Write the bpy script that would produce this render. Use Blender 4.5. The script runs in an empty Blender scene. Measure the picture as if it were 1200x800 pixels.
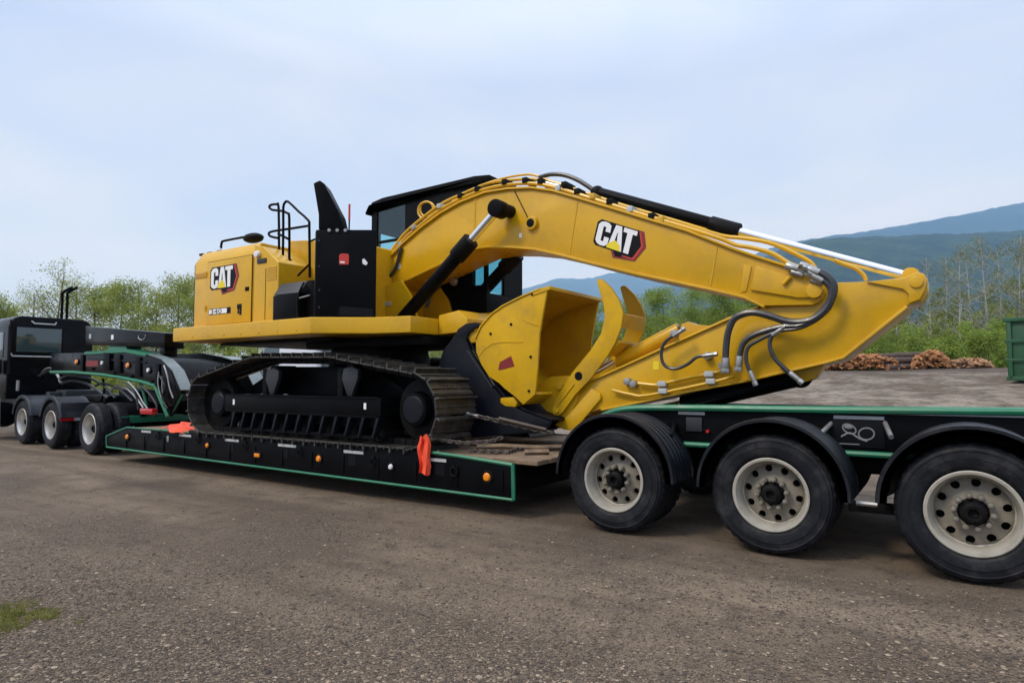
import bpy, bmesh, math, random
import numpy as np
from mathutils import Matrix, Vector, noise
random.seed(7); np.random.seed(7)
SC = bpy.context.scene
COL = SC.collection
R = math.radians

# ------------------------------------------------------------------ camera
CAM_H = 1.46
YAW, PITCH = 33.92, 3.39
cd = bpy.data.cameras.new('camera'); cam = bpy.data.objects.new('camera', cd); COL.objects.link(cam)
cam.location = (0, 0, CAM_H); cam.rotation_euler = (R(90 + PITCH), 0, R(YAW))
cd.sensor_width = 36.0; cd.lens = 36.0 * 760 / 1200
cd.clip_start = 0.05; cd.clip_end = 40000
SC.camera = cam

# ------------------------------------------------------------------ light: overcast daylight
SUN_EL, SUN_AZ = 48.0, 205.0      # azimuth measured from +Y towards +X (sun behind the camera, veiled by cloud)
world = bpy.data.worlds.new('World'); SC.world = world; world.use_nodes = True
nt = world.node_tree; nt.nodes.clear()
def N(t, typ, **kw):
    n = t.nodes.new(typ)
    for k, v in kw.items(): setattr(n, k, v)
    return n
out = N(nt, 'ShaderNodeOutputWorld'); bg = N(nt, 'ShaderNodeBackground')
sky = N(nt, 'ShaderNodeTexSky'); sky.sky_type = 'NISHITA'; sky.sun_disc = False
sky.sun_elevation = R(SUN_EL); sky.sun_rotation = R(SUN_AZ)
skym = N(nt, 'ShaderNodeVectorMath', operation='SCALE'); skym.inputs['Scale'].default_value = 0.12
nt.links.new(sky.outputs[0], skym.inputs[0])
tc = N(nt, 'ShaderNodeTexCoord'); mp = N(nt, 'ShaderNodeMapping'); mp.inputs['Scale'].default_value = (1.0, 1.0, 3.4)
nt.links.new(tc.outputs['Generated'], mp.inputs[0])
nz = N(nt, 'ShaderNodeTexNoise'); nz.inputs['Scale'].default_value = 2.2; nz.inputs['Detail'].default_value = 6; nz.inputs['Roughness'].default_value = 0.5; nz.inputs['Distortion'].default_value = 0.4
nt.links.new(mp.outputs[0], nz.inputs['Vector'])
cr = N(nt, 'ShaderNodeValToRGB'); el = cr.color_ramp.elements
el[0].position = 0.28; el[0].color = (0.385, 0.485, 0.70, 1); el[1].position = 0.72; el[1].color = (0.555, 0.605, 0.715, 1)
nt.links.new(nz.outputs['Fac'], cr.inputs[0])
# the cloud deck grows brighter towards the zenith, as an overcast sky does
sp = N(nt, 'ShaderNodeSeparateXYZ'); nt.links.new(tc.outputs['Generated'], sp.inputs[0])
zr = N(nt, 'ShaderNodeMapRange'); zr.inputs['From Min'].default_value = 0.42; zr.inputs['From Max'].default_value = 1.0
zr.inputs['To Min'].default_value = 1.0; zr.inputs['To Max'].default_value = 2.6
nt.links.new(sp.outputs['Z'], zr.inputs['Value'])
cs = N(nt, 'ShaderNodeVectorMath', operation='SCALE'); nt.links.new(cr.outputs[0], cs.inputs[0]); nt.links.new(zr.outputs[0], cs.inputs['Scale'])
mx = N(nt, 'ShaderNodeMix', data_type='RGBA'); mx.inputs['Factor'].default_value = 0.94
nt.links.new(skym.outputs[0], mx.inputs['A']); nt.links.new(cs.outputs[0], mx.inputs['B'])
nt.links.new(mx.outputs['Result'], bg.inputs['Color']); bg.inputs['Strength'].default_value = 1.0
nt.links.new(bg.outputs[0], out.inputs[0])
sd = bpy.data.lights.new('sun', 'SUN'); sd.energy = 1.5; sd.angle = R(14); sd.color = (1.0, 0.95, 0.87)
sun = bpy.data.objects.new('sun', sd); COL.objects.link(sun)
sdir = Vector((math.sin(R(SUN_AZ)) * math.cos(R(SUN_EL)), math.cos(R(SUN_AZ)) * math.cos(R(SUN_EL)), math.sin(R(SUN_EL))))
sun.rotation_euler = (-sdir).to_track_quat('-Z', 'Y').to_euler(); sun.location = (0, -5, 30)
SC.view_settings.view_transform = 'Standard'; SC.view_settings.look = 'None'
SC.view_settings.exposure = 0.48; SC.view_settings.gamma = 1.0; SC.view_settings.use_curve_mapping = False

SC.cycles.max_bounces = 8; SC.cycles.diffuse_bounces = 3; SC.cycles.glossy_bounces = 3; SC.cycles.volume_bounces = 3

# ------------------------------------------------------------------ survey: sight lines measured from the photo -> points on known planes of the place
_s, _c = math.sin(R(YAW)), math.cos(R(YAW)); _sp, _cp = math.sin(R(PITCH)), math.cos(R(PITCH))
def ray(px, py):
    u = (px - 600) / 760.0; v = (400 - py) / 760.0
    f = _cp - v * _sp; up = _sp + v * _cp
    return Vector((u * _c - f * _s, u * _s + f * _c, up))
def P3(px, py, Y):
    d = ray(px, py); t = Y / d.y; return Vector((d.x * t, Y, CAM_H + d.z * t))
def P(px, py, Y):
    p = P3(px, py, Y); return (p.x, p.z)
def PX3(px, py, X):
    d = ray(px, py); t = X / d.x; return Vector((X, d.y * t, CAM_H + d.z * t))
def PL(pts, Y): return [P(a, b, Y) for a, b in pts]
def PL3(pts, Y): return [P3(a, b, Y) for a, b in pts]
def PG(px, t):          # point on the bearing px, t metres deep
    u = (px - 600) / 760.0
    return (u * _c - _s) * t, (u * _s + _c) * t
def sstep(a, b, x):
    x = min(1, max(0, (x - a) / (b - a))); return x * x * (3 - 2 * x)
def gz(x, y):           # the yard climbs gently behind the trailer
    h = 2.05 * sstep(12.5, 41, y)
    return h

# ------------------------------------------------------------------ materials
MATS = {}
def mat(name, col, rough=0.5, metal=0.0, var=0.0, vscale=3.0, bump=0.0, bscale=40.0, dirt=None, dirt_amt=0.0, dscale=2.0, spec=None, coat=0.0):
    m = bpy.data.materials.new(name); m.use_nodes = True; t = m.node_tree; b = t.nodes['Principled BSDF']
    b.inputs['Base Color'].default_value = (*col, 1); b.inputs['Roughness'].default_value = rough; b.inputs['Metallic'].default_value = metal
    if spec is not None: b.inputs['Specular IOR Level'].default_value = spec
    if coat: b.inputs['Coat Weight'].default_value = coat; b.inputs['Coat Roughness'].default_value = 0.1
    tcn = N(t, 'ShaderNodeTexCoord')
    oi = N(t, 'ShaderNodeObjectInfo'); rs_ = N(t, 'ShaderNodeMath', operation='MULTIPLY'); rs_.inputs[1].default_value = 37.0; t.links.new(oi.outputs['Random'], rs_.inputs[0])
    va = N(t, 'ShaderNodeVectorMath', operation='ADD'); t.links.new(tcn.outputs['Object'], va.inputs[0]); t.links.new(rs_.outputs[0], va.inputs[1]); CO = va.outputs[0]
    src = None
    if var:
        n = N(t, 'ShaderNodeTexNoise'); n.inputs['Scale'].default_value = vscale; n.inputs['Detail'].default_value = 5; n.inputs['Roughness'].default_value = 0.6
        t.links.new(CO, n.inputs['Vector'])
        r = N(t, 'ShaderNodeMapRange'); r.inputs['From Min'].default_value = 0.3; r.inputs['From Max'].default_value = 0.7
        r.inputs['To Min'].default_value = 1 - var; r.inputs['To Max'].default_value = 1 + var
        t.links.new(n.outputs['Fac'], r.inputs['Value'])
        s = N(t, 'ShaderNodeVectorMath', operation='SCALE'); s.inputs[0].default_value = col
        t.links.new(r.outputs[0], s.inputs['Scale']); src = s.outputs[0]
        r2 = N(t, 'ShaderNodeMapRange'); r2.inputs['From Min'].default_value = 0.3; r2.inputs['From Max'].default_value = 0.7
        r2.inputs['To Min'].default_value = max(0.02, rough - 0.08); r2.inputs['To Max'].default_value = min(1, rough + 0.1)
        t.links.new(n.outputs['Fac'], r2.inputs['Value']); t.links.new(r2.outputs[0], b.inputs['Roughness'])
    if dirt:
        n2 = N(t, 'ShaderNodeTexNoise'); n2.inputs['Scale'].default_value = dscale; n2.inputs['Detail'].default_value = 8; n2.inputs['Roughness'].default_value = 0.72
        t.links.new(CO, n2.inputs['Vector'])
        r3 = N(t, 'ShaderNodeMapRange'); r3.inputs['From Min'].default_value = 0.48; r3.inputs['From Max'].default_value = 0.72
        r3.inputs['To Min'].default_value = 0; r3.inputs['To Max'].default_value = dirt_amt
        t.links.new(n2.outputs['Fac'], r3.inputs['Value'])
        mm = N(t, 'ShaderNodeMix', data_type='RGBA'); mm.inputs['B'].default_value = (*dirt, 1)
        if src: t.links.new(src, mm.inputs['A'])
        else: mm.inputs['A'].default_value = (*col, 1)
        t.links.new(r3.outputs[0], mm.inputs['Factor']); src = mm.outputs['Result']
    if src: t.links.new(src, b.inputs['Base Color'])
    if bump:
        n3 = N(t, 'ShaderNodeTexNoise'); n3.inputs['Scale'].default_value = bscale; n3.inputs['Detail'].default_value = 3
        t.links.new(CO, n3.inputs['Vector'])
        bp = N(t, 'ShaderNodeBump'); bp.inputs['Strength'].default_value = bump; bp.inputs['Distance'].default_value = 0.01
        t.links.new(n3.outputs['Fac'], bp.inputs['Height']); t.links.new(bp.outputs[0], b.inputs['Normal'])
    MATS[name] = m; return m
YEL = mat('machine_yellow_paint', (0.62, 0.348, 0.006), 0.28, var=0.06, vscale=1.3, spec=0.45, dirt=(0.22, 0.135, 0.05), dirt_amt=0.28, dscale=2.2)
YELD = mat('bucket_yellow_paint', (0.61, 0.352, 0.006), 0.42, spec=0.25, var=0.08, vscale=2.0, dirt=(0.24, 0.15, 0.06), dirt_amt=0.4, dscale=3.0)
BLK = mat('black_satin_paint', (0.0028, 0.003, 0.0038), 0.42, var=0.3, vscale=3, dirt=(0.05, 0.043, 0.035), dirt_amt=0.05, dscale=2.5, spec=0.07)
BLKG = mat('black_gloss_paint', (0.0022, 0.0024, 0.003), 0.2, var=0.2, vscale=3, coat=0.0, spec=0.12, dirt=(0.04, 0.036, 0.032), dirt_amt=0.03)
BLKD = mat('dusty_black_steel', (0.005, 0.005, 0.0055), 0.55, var=0.35, vscale=5, spec=0.1, dirt=(0.06, 0.05, 0.04), dirt_amt=0.2, dscale=4, bump=0.15)
NAVY = mat('blue_black_steel', (0.004, 0.0055, 0.010), 0.45, var=0.3, vscale=3, spec=0.2, dirt=(0.06, 0.055, 0.05), dirt_amt=0.12)
GRN = mat('green_trailer_paint', (0.012, 0.17, 0.085), 0.38, var=0.12, vscale=6, dirt=(0.13, 0.13, 0.10), dirt_amt=0.35, dscale=5)
GREY = mat('grey_plastic', (0.02, 0.022, 0.027), 0.5, var=0.15, vscale=4)
RUB = mat('tyre_rubber', (0.007, 0.0078, 0.0105), 0.6, var=0.3, vscale=4, spec=0.22, dirt=(0.075, 0.073, 0.074), dirt_amt=0.45, dscale=5.5, bump=0.1, bscale=60)
HOSE = mat('hydraulic_hose_rubber', (0.03, 0.032, 0.036), 0.32, var=0.2, vscale=30)
DISC = mat('road_grimed_rim_disc', (0.22, 0.195, 0.15), 0.6, var=0.2, vscale=9, dirt=(0.09, 0.07, 0.055), dirt_amt=0.6, dscale=8)
RIM = mat('cream_painted_rim', (0.37, 0.345, 0.285), 0.42, var=0.08, vscale=8, dirt=(0.16, 0.13, 0.10), dirt_amt=0.45, dscale=9)
ALU = mat('polished_aluminium', (0.55, 0.53, 0.49), 0.38, metal=0.65, var=0.1, vscale=6, dirt=(0.25, 0.22, 0.18), dirt_amt=0.4, dscale=6)
CHR = mat('chrome_rod', (0.85, 0.86, 0.88), 0.12, metal=1.0)
STEEL = mat('zinc_steel', (0.36, 0.355, 0.34), 0.35, metal=0.7, var=0.15, vscale=20)
SHOE = mat('worn_track_steel', (0.045, 0.043, 0.039), 0.42, metal=0.35, var=0.45, vscale=7, dirt=(0.19, 0.165, 0.13), dirt_amt=0.55, dscale=6, bump=0.2)
WOOD = mat('weathered_deck_wood', (0.20, 0.135, 0.082), 0.85, var=0.35, vscale=7, dirt=(0.07, 0.055, 0.045), dirt_amt=0.6, dscale=5, bump=0.5, bscale=30)
WHT = mat('white_print', (0.80, 0.80, 0.80), 0.4)
REDP = mat('red_print', (0.55, 0.035, 0.02), 0.4)
DKRED = mat('dark_red_print', (0.20, 0.012, 0.010), 0.45)
YPR = mat('yellow_print', (0.80, 0.62, 0.01), 0.4)
BPR = mat('black_print', (0.004, 0.004, 0.006), 0.5, spec=.15)
AMB = mat('amber_lens', (0.85, 0.25, 0.005), 0.2, coat=0.5)
REDL = mat('red_lens', (0.45, 0.01, 0.012), 0.2, coat=0.5)
CLR = mat('clear_lens', (0.75, 0.73, 0.75), 0.15, coat=0.5)
REFL = mat('reflective_tape', (0.42, 0.43, 0.43), 0.4, var=0.2, vscale=20)
ORG = mat('orange_cloth', (0.85, 0.085, 0.03), 0.7, var=0.1, vscale=10)
DKGLASS = mat('dark_glass', (0.035, 0.06, 0.062), 0.06, coat=0.8)
GRYP = mat('pale_grey_paint', (0.42, 0.45, 0.45), 0.35, var=0.1, vscale=3)
CHAIN = mat('rusty_chain_steel', (0.10, 0.08, 0.065), 0.6, metal=0.4, var=0.4, vscale=20)
BIN = mat('green_bin_paint', (0.012, 0.075, 0.028), 0.5, var=0.2, vscale=2, dirt=(0.08, 0.06, 0.04), dirt_amt=0.4, dscale=3)
BARK = mat('tree_bark', (0.11, 0.095, 0.08), 0.9, var=0.35, vscale=6)
BIRCH = mat('pale_birch_bark', (0.36, 0.34, 0.30), 0.8, var=0.35, vscale=4)
def leafmat(name, a, b, sc=0.9, trans=0.35):
    m = bpy.data.materials.new(name); m.use_nodes = True; t = m.node_tree; bs = t.nodes['Principled BSDF']
    tcn = N(t, 'ShaderNodeTexCoord'); n = N(t, 'ShaderNodeTexNoise'); n.inputs['Scale'].default_value = sc; n.inputs['Detail'].default_value = 4
    t.links.new(tcn.outputs['Object'], n.inputs['Vector'])
    r = N(t, 'ShaderNodeValToRGB'); r.color_ramp.elements[0].position = 0.35; r.color_ramp.elements[0].color = (*a, 1)
    r.color_ramp.elements[1].position = 0.65; r.color_ramp.elements[1].color = (*b, 1)
    t.links.new(n.outputs['Fac'], r.inputs[0]); t.links.new(r.outputs[0], bs.inputs['Base Color'])
    bs.inputs['Roughness'].default_value = 0.6
    tr = N(t, 'ShaderNodeBsdfTranslucent'); t.links.new(r.outputs[0], tr.inputs['Color'])
    ms = N(t, 'ShaderNodeMixShader'); ms.inputs[0].default_value = trans
    t.links.new(bs.outputs[0], ms.inputs[1]); t.links.new(tr.outputs[0], ms.inputs[2])
    t.links.new(ms.outputs[0], t.nodes['Material Output'].inputs['Surface']); return m
LEAF_S = leafmat('spring_leaf', (0.20, 0.25, 0.035), (0.37, 0.41, 0.09), trans=.5)
LEAF_M = leafmat('mid_green_leaf', (0.19, 0.27, 0.035), (0.33, 0.41, 0.08), trans=.55)
LEAF_D = leafmat('olive_leaf', (0.13, 0.155, 0.035), (0.21, 0.225, 0.065), trans=.5)
BLOSS = leafmat('blossom', (0.55, 0.55, 0.42), (0.75, 0.74, 0.62))
GRASSM = leafmat('grass_blade', (0.13, 0.14, 0.025), (0.25, 0.24, 0.06), 6)
def glassmat(name, tint):
    m = bpy.data.materials.new(name); m.use_nodes = True; t = m.node_tree; t.nodes.clear()
    o = N(t, 'ShaderNodeOutputMaterial'); tr = N(t, 'ShaderNodeBsdfTransparent'); tr.inputs[0].default_value = (*tint, 1)
    g = N(t, 'ShaderNodeBsdfGlossy'); g.inputs['Roughness'].default_value = 0.02
    ms = N(t, 'ShaderNodeMixShader'); ms.inputs[0].default_value = 0.07; t.links.new(tr.outputs[0], ms.inputs[1]); t.links.new(g.outputs[0], ms.inputs[2])
    t.links.new(ms.outputs[0], o.inputs[0]); return m
GLASS = glassmat('tinted_cab_glass', (0.55, 0.82, 0.86))

# ------------------------------------------------------------------ builders
W = {}
def place(o, parent=None, M=None):
    M = M or Matrix.Identity(4)
    COL.objects.link(o)
    if parent is not None:
        o.parent = parent; o.matrix_parent_inverse = W[parent.name].inverted()
    o.matrix_basis = M; W[o.name] = M.copy(); return o
def tag(o, label=None, cat=None, group=None, kind=None):
    if label: o['label'] = label
    if cat: o['category'] = cat
    if group: o['group'] = group
    if kind: o['kind'] = kind
    return o
def empty(name, loc, label, cat, group=None):
    o = bpy.data.objects.new(name, None); o.empty_display_size = 0.3
    place(o, None, Matrix.Translation(loc)); return tag(o, label, cat, group)
def orth(d):
    d = Vector(d).normalized(); a = Vector((0, 0, 1)) if abs(d.z) < 0.95 else Vector((1, 0, 0))
    u = d.cross(a).normalized(); return u, d.cross(u).normalized()
class MB:
    def __init__(s): s.v = []; s.f = []
    def add(s, vs, fs):
        k = len(s.v); s.v += [tuple(p) for p in vs]; s.f += [tuple(i + k for i in f) for f in fs]; return s
    def box(s, x0, x1, y0, y1, z0, z1):
        return s.add([(x0,y0,z0),(x1,y0,z0),(x1,y1,z0),(x0,y1,z0),(x0,y0,z1),(x1,y0,z1),(x1,y1,z1),(x0,y1,z1)],
                     [(0,3,2,1),(4,5,6,7),(0,1,5,4),(1,2,6,5),(2,3,7,6),(3,0,4,7)])
    def prism(s, poly, y0, y1):                      # (x,z) outline drawn out along y
        n = len(poly)
        return s.add([(p[0], y0, p[1]) for p in poly] + [(p[0], y1, p[1]) for p in poly],
                     [tuple(range(n)), tuple(range(2*n-1, n-1, -1))] + [(i, (i+1) % n, n+(i+1) % n, n+i) for i in range(n)])
    def prismx(s, poly, x0, x1):                     # (y,z) outline drawn out along x
        n = len(poly)
        return s.add([(x0, p[0], p[1]) for p in poly] + [(x1, p[0], p[1]) for p in poly],
                     [tuple(range(n)), tuple(range(2*n-1, n-1, -1))] + [(i, (i+1) % n, n+(i+1) % n, n+i) for i in range(n)])
    def prismz(s, poly, z0, z1):
        n = len(poly)
        return s.add([(p[0], p[1], z0) for p in poly] + [(p[0], p[1], z1) for p in poly],
                     [tuple(range(n)), tuple(range(2*n-1, n-1, -1))] + [(i, (i+1) % n, n+(i+1) % n, n+i) for i in range(n)])
    def slab(s, o, u, v, nrm, poly, d0, d1):         # outline in a tilted plane o + a*u + b*v, from d0 to d1 along nrm
        n = len(poly); o, u, v, nrm = map(Vector, (o, u, v, nrm))
        a = [o + u*p[0] + v*p[1] + nrm*d0 for p in poly]; b = [o + u*p[0] + v*p[1] + nrm*d1 for p in poly]
        return s.add(a + b, [tuple(range(n)), tuple(range(2*n-1, n-1, -1))] + [(i, (i+1) % n, n+(i+1) % n, n+i) for i in range(n)])
    def cyl(s, a, b, r0, r1=None, n=16):
        r1 = r0 if r1 is None else r1; a = Vector(a); b = Vector(b); u, w = orth(b - a)
        vs = []
        for c, r in ((a, r0), (b, r1)):
            vs += [c + (u*math.cos(2*math.pi*i/n) + w*math.sin(2*math.pi*i/n))*r for i in range(n)]
        return s.add(vs, [tuple(range(n-1, -1, -1)), tuple(range(n, 2*n))] + [(i, (i+1) % n, n+(i+1) % n, n+i) for i in range(n)])
    def tube(s, pts, r, n=8, smooth=3):
        pts = [Vector(p) for p in pts]
        if smooth and len(pts) > 2:
            q = []
            for i in range(len(pts)-1):
                p0 = pts[max(0, i-1)]; p1 = pts[i]; p2 = pts[i+1]; p3 = pts[min(len(pts)-1, i+2)]
                for k in range(smooth):
                    t = k/smooth; q.append(0.5*((2*p1) + (p2-p0)*t + (2*p0-5*p1+4*p2-p3)*t*t + (3*p1-p0-3*p2+p3)*t**3))
            q.append(pts[-1]); pts = q
        vs = []; m = len(pts); uu = None
        for i, p in enumerate(pts):
            d = (pts[min(m-1, i+1)] - pts[max(0, i-1)]).normalized()
            if uu is None: uu, ww = orth(d)
            else:
                uu = (uu - d*uu.dot(d)).normalized(); ww = d.cross(uu)
            rr = r[min(len(r)-1, int(i*len(r)/m))] if isinstance(r, (list, tuple)) else r
            vs += [p + (uu*math.cos(2*math.pi*k/n) + ww*math.sin(2*math.pi*k/n))*rr for k in range(n)]
        fs = [(i*n+k, i*n+(k+1) % n, (i+1)*n+(k+1) % n, (i+1)*n+k) for i in range(m-1) for k in range(n)]
        fs += [tuple(range(n-1, -1, -1)), tuple(range((m-1)*n, m*n))]
        return s.add(vs, fs)
    def lathe(s, prof, n=48, closed=True):           # (y, r) outline turned about the y axis through the origin
        m = len(prof); vs = []
        for i in range(n):
            a = 2*math.pi*i/n; vs += [(r*math.cos(a), y, r*math.sin(a)) for y, r in prof]
        fs = []
        for i in range(n):
            j = (i+1) % n
            for k in range(m if closed else m-1):
                l = (k+1) % m; fs.append((i*m+k, i*m+l, j*m+l, j*m+k))
        return s.add(vs, fs)
    def ball(s, c, r, n=10, sc=(1,1,1)):
        vs = []; fs = []
        for i in range(n+1):
            th = math.pi*i/n
            vs += [(c[0]+r*sc[0]*math.sin(th)*math.cos(2*math.pi*k/n), c[1]+r*sc[1]*math.sin(th)*math.sin(2*math.pi*k/n), c[2]+r*sc[2]*math.cos(th)) for k in range(n)]
        for i in range(n):
            for k in range(n): fs.append((i*n+k, i*n+(k+1) % n, (i+1)*n+(k+1) % n, (i+1)*n+k))
        return s.add(vs, fs)
    def mesh(s, name, m, bevel=0, angle=35, shift=(0,0,0), seg=2):
        me = bpy.data.meshes.new(name); sh = Vector(shift)
        me.from_pydata([tuple(Vector(p) - sh) for p in s.v], [], s.f); me.validate()
        bm = bmesh.new(); bm.from_mesh(me)
        bmesh.ops.remove_doubles(bm, verts=bm.verts, dist=1e-5)
        bmesh.ops.recalc_face_normals(bm, faces=bm.faces)
        if bevel:
            ed = [e for e in bm.edges if len(e.link_faces) == 2 and e.calc_face_angle(0) > R(angle)]
            bmesh.ops.bevel(bm, geom=ed, offset=bevel, segments=seg, affect='EDGES', clamp_overlap=True, profile=0.6)
        bm.to_mesh(me); bm.free()
        me.shade_smooth(); me.set_sharp_from_angle(angle=R(angle))
        if m: me.materials.append(m)
        return me
    def build(s, name, m, parent=None, bevel=0, angle=35, seg=2):
        a = np.array(s.v); lo = a.min(0); hi = a.max(0); o = Vector(((lo[0]+hi[0])/2, (lo[1]+hi[1])/2, lo[2]))
        ob = bpy.data.objects.new(name, s.mesh(name, m, bevel, angle, o, seg))
        return place(ob, parent, Matrix.Translation(o))
def inst(src, name, parent, M):
    o = bpy.data.objects.new(name, src.data if not isinstance(src, bpy.types.Mesh) else src); return place(o, parent, M)
def copy_tree(src, M, parent=None):
    o = src.copy(); 
    COL.objects.link(o)
    if parent is not None: o.parent = parent; o.matrix_parent_inverse = W[parent.name].inverted()
    new = M @ W[src.name]; o.matrix_basis = new; W[o.name] = new
    for ch in list(src.children): copy_tree(ch, M, o)
    return o
def offset_poly(poly, d):                            # move a closed outline sideways by d
    n = len(poly); r = []
    for i in range(n):
        a = Vector(poly[i-1]); b = Vector(poly[i]); c = Vector(poly[(i+1) % n])
        e1 = (b-a).normalized(); e2 = (c-b).normalized(); n1 = Vector((-e1.y, e1.x)); n2 = Vector((-e2.y, e2.x))
        k = (n1+n2); k = k / max(0.3, k.length) ; r.append(tuple(b + k*d))
    return r
def strip(mb, path, w, y0, y1):                      # a plate of thickness w following an open (x,z) path
    n = len(path); up = []
    for i in range(n):
        a = Vector(path[max(0, i-1)]); b = Vector(path[min(n-1, i+1)]); e = (b-a).normalized(); up.append(Vector(path[i]) + Vector((-e.y, e.x))*w)
    mb.prism([tuple(p) for p in path] + [tuple(p) for p in reversed(up)], y0, y1)

# ================================================================== SETTING
def ground():
    rs = [0.0] + list(np.geomspace(0.6, 70, 120)) + list(np.geomspace(80, 16000, 26)); na = 220
    vs = [(0, 0, 0)]; fs = []
    for r in rs[1:]:
        for k in range(na):
            a = 2*math.pi*k/na; x = r*math.sin(a); y = r*math.cos(a); z = gz(x, y)
            if r < 70:
                z += 0.02*noise.noise((x*0.35, y*0.35, 0)) + 0.012*noise.noise((x*1.3, y*1.3, 3))
                if y > 13: z += 0.10*noise.noise((x*0.22, y*0.22, 5))
                z -= 0.012
            vs.append((x, y, z))
    for k in range(na): fs.append((0, 1+k, 1+(k+1) % na))
    for i in range(len(rs)-2):
        for k in range(na): fs.append((1+i*na+k, 1+(i+1)*na+k, 1+(i+1)*na+(k+1) % na, 1+i*na+(k+1) % na))
    me = bpy.data.meshes.new('ground'); me.from_pydata(vs, [], fs); me.shade_smooth()
    m = bpy.data.materials.new('gravel_yard'); m.use_nodes = True; t = m.node_tree; b = t.nodes['Principled BSDF']
    L = t.links.new; tcn = N(t, 'ShaderNodeTexCoord'); G = tcn.outputs['Object']
    def noi(sc, det=4, ro=0.6, src=G, dist=0):
        n = N(t, 'ShaderNodeTexNoise'); n.inputs['Scale'].default_value = sc; n.inputs['Detail'].default_value = det; n.inputs['Roughness'].default_value = ro; n.inputs['Distortion'].default_value = dist
        L(src, n.inputs['Vector']); return n.outputs['Fac']
    def rng(v, a, c, lo, hi):
        n = N(t, 'ShaderNodeMapRange'); n.inputs['From Min'].default_value = a; n.inputs['From Max'].default_value = c; n.inputs['To Min'].default_value = lo; n.inputs['To Max'].default_value = hi
        L(v, n.inputs['Value']); return n.outputs[0]
    def mixc(f, a, c):
        n = N(t, 'ShaderNodeMix', data_type='RGBA'); L(f, n.inputs['Factor'])
        for q, s_ in ((a, 'A'), (c, 'B')):
            if isinstance(q, tuple): n.inputs[s_].default_value = (*q, 1)
            else: L(q, n.inputs[s_])
        return n.outputs['Result']
    def math_(op, a, c):
        n = N(t, 'ShaderNodeMath', operation=op)
        for q, i in ((a, 0), (c, 1)):
            if isinstance(q, (int, float)): n.inputs[i].default_value = q
            else: L(q, n.inputs[i])
        return n.outputs[0]
    # wheel-worn streaks run along the trailer (x)
    mpn = N(t, 'ShaderNodeMapping'); mpn.inputs['Scale'].default_value = (0.12, 1.5, 1); mpn.inputs['Rotation'].default_value = (0, 0, R(4)); L(G, mpn.inputs[0])
    streak = noi(1.0, 6, 0.62, mpn.outputs[0], 0.3)
    big = noi(0.45, 5, 0.6); mid = noi(3.2, 5, 0.65); fine = noi(42, 4, 0.7)
    base = mixc(rng(streak, 0.38, 0.64, 0, 1), (0.140, 0.100, 0.065), (0.305, 0.226, 0.153))
    base = mixc(rng(big, 0.48, 0.60, 0, 0.75), base, (0.085, 0.060, 0.040))
    base = mixc(rng(mid, 0.52, 0.68, 0, 0.75), base, (0.062, 0.043, 0.028))
    # stones
    vo = N(t, 'ShaderNodeTexVoronoi'); vo.inputs['Scale'].default_value = 46; L(G, vo.inputs['Vector'])
    vo2 = N(t, 'ShaderNodeTexVoronoi'); vo2.inputs['Scale'].default_value = 105; L(G, vo2.inputs['Vector'])
    spx = N(t, 'ShaderNodeSeparateXYZ'); L(vo.outputs['Color'], spx.inputs[0])
    sp2 = N(t, 'ShaderNodeSeparateXYZ'); L(vo2.outputs['Color'], sp2.inputs[0])
    spg0 = N(t, 'ShaderNodeSeparateXYZ'); L(G, spg0.inputs[0])
    verge = rng(math_('ADD', spg0.outputs['Y'], rng(noi(0.7, 5, .65), 0, 1, -2.2, 2.2)), 2.0, 4.2, 1.0, 0.0)
    stony = math_('MAXIMUM', math_('MULTIPLY', rng(noi(0.8, 5, 0.65), 0.45, 0.62, 0.1, 1), .7), verge)
    base = mixc(math_('MULTIPLY', verge, .5), base, (0.140, 0.098, 0.062))
    st1 = math_('MULTIPLY', rng(spx.outputs['X'], 0.45, 0.6, 0, 1), stony)
    scol = N(t, 'ShaderNodeValToRGB'); e = scol.color_ramp.elements; e[0].position = 0; e[0].color = (0.042, 0.032, 0.024, 1); e[1].position = 1; e[1].color = (0.32, 0.25, 0.18, 1)
    L(spx.outputs['Y'], scol.inputs[0])
    base = mixc(math_('MULTIPLY', st1, 0.8), base, scol.outputs[0])
    scol2 = N(t, 'ShaderNodeValToRGB'); e = scol2.color_ramp.elements; e[0].color = (0.036, 0.027, 0.02, 1); e[1].color = (0.29, 0.22, 0.155, 1); L(sp2.outputs['Y'], scol2.inputs[0])
    base = mixc(math_('MULTIPLY', rng(sp2.outputs['X'], 0.5, 0.6, 0, 0.75), rng(stony, 0, 1, 0.35, 1)), base, scol2.outputs[0])
    base = mixc(rng(fine, 0.35, 0.7, 0.35, 0), base, (0.06, 0.05, 0.042))
    # paler crushed gravel on the rise behind the trailer, earth and turf farther off
    spg = N(t, 'ShaderNodeSeparateXYZ'); L(G, spg.inputs[0])
    yy = math_('ADD', spg.outputs['Y'], rng(noi(0.12, 3), 0, 1, -6, 6))
    pale = mixc(rng(noi(0.5, 6, 0.7), 0.42, 0.58, 0, 1), (0.13, 0.094, 0.063), (0.33, 0.27, 0.21)); pale = mixc(rng(noi(1.7, 7, 0.8), 0.47, 0.60, 0, .85), pale, (0.065, 0.048, 0.035)); pale = mixc(rng(noi(5.5, 3, 0.6), 0.62, 0.72, 0, .8), pale, (0.36, 0.34, 0.325))
    base = mixc(rng(yy, 11, 16, 0, 0.8), base, pale)
    base = mixc(rng(yy, 31, 37, 0, 0.9), base, mixc(rng(noi(1.4, 6, .7), .4, .65, 0, 1), (0.036, 0.025, 0.018), (0.10, 0.072, 0.05)))
    base = mixc(rng(yy, 44, 50, 0, 1), base, (0.06, 0.085, 0.025))
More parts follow.
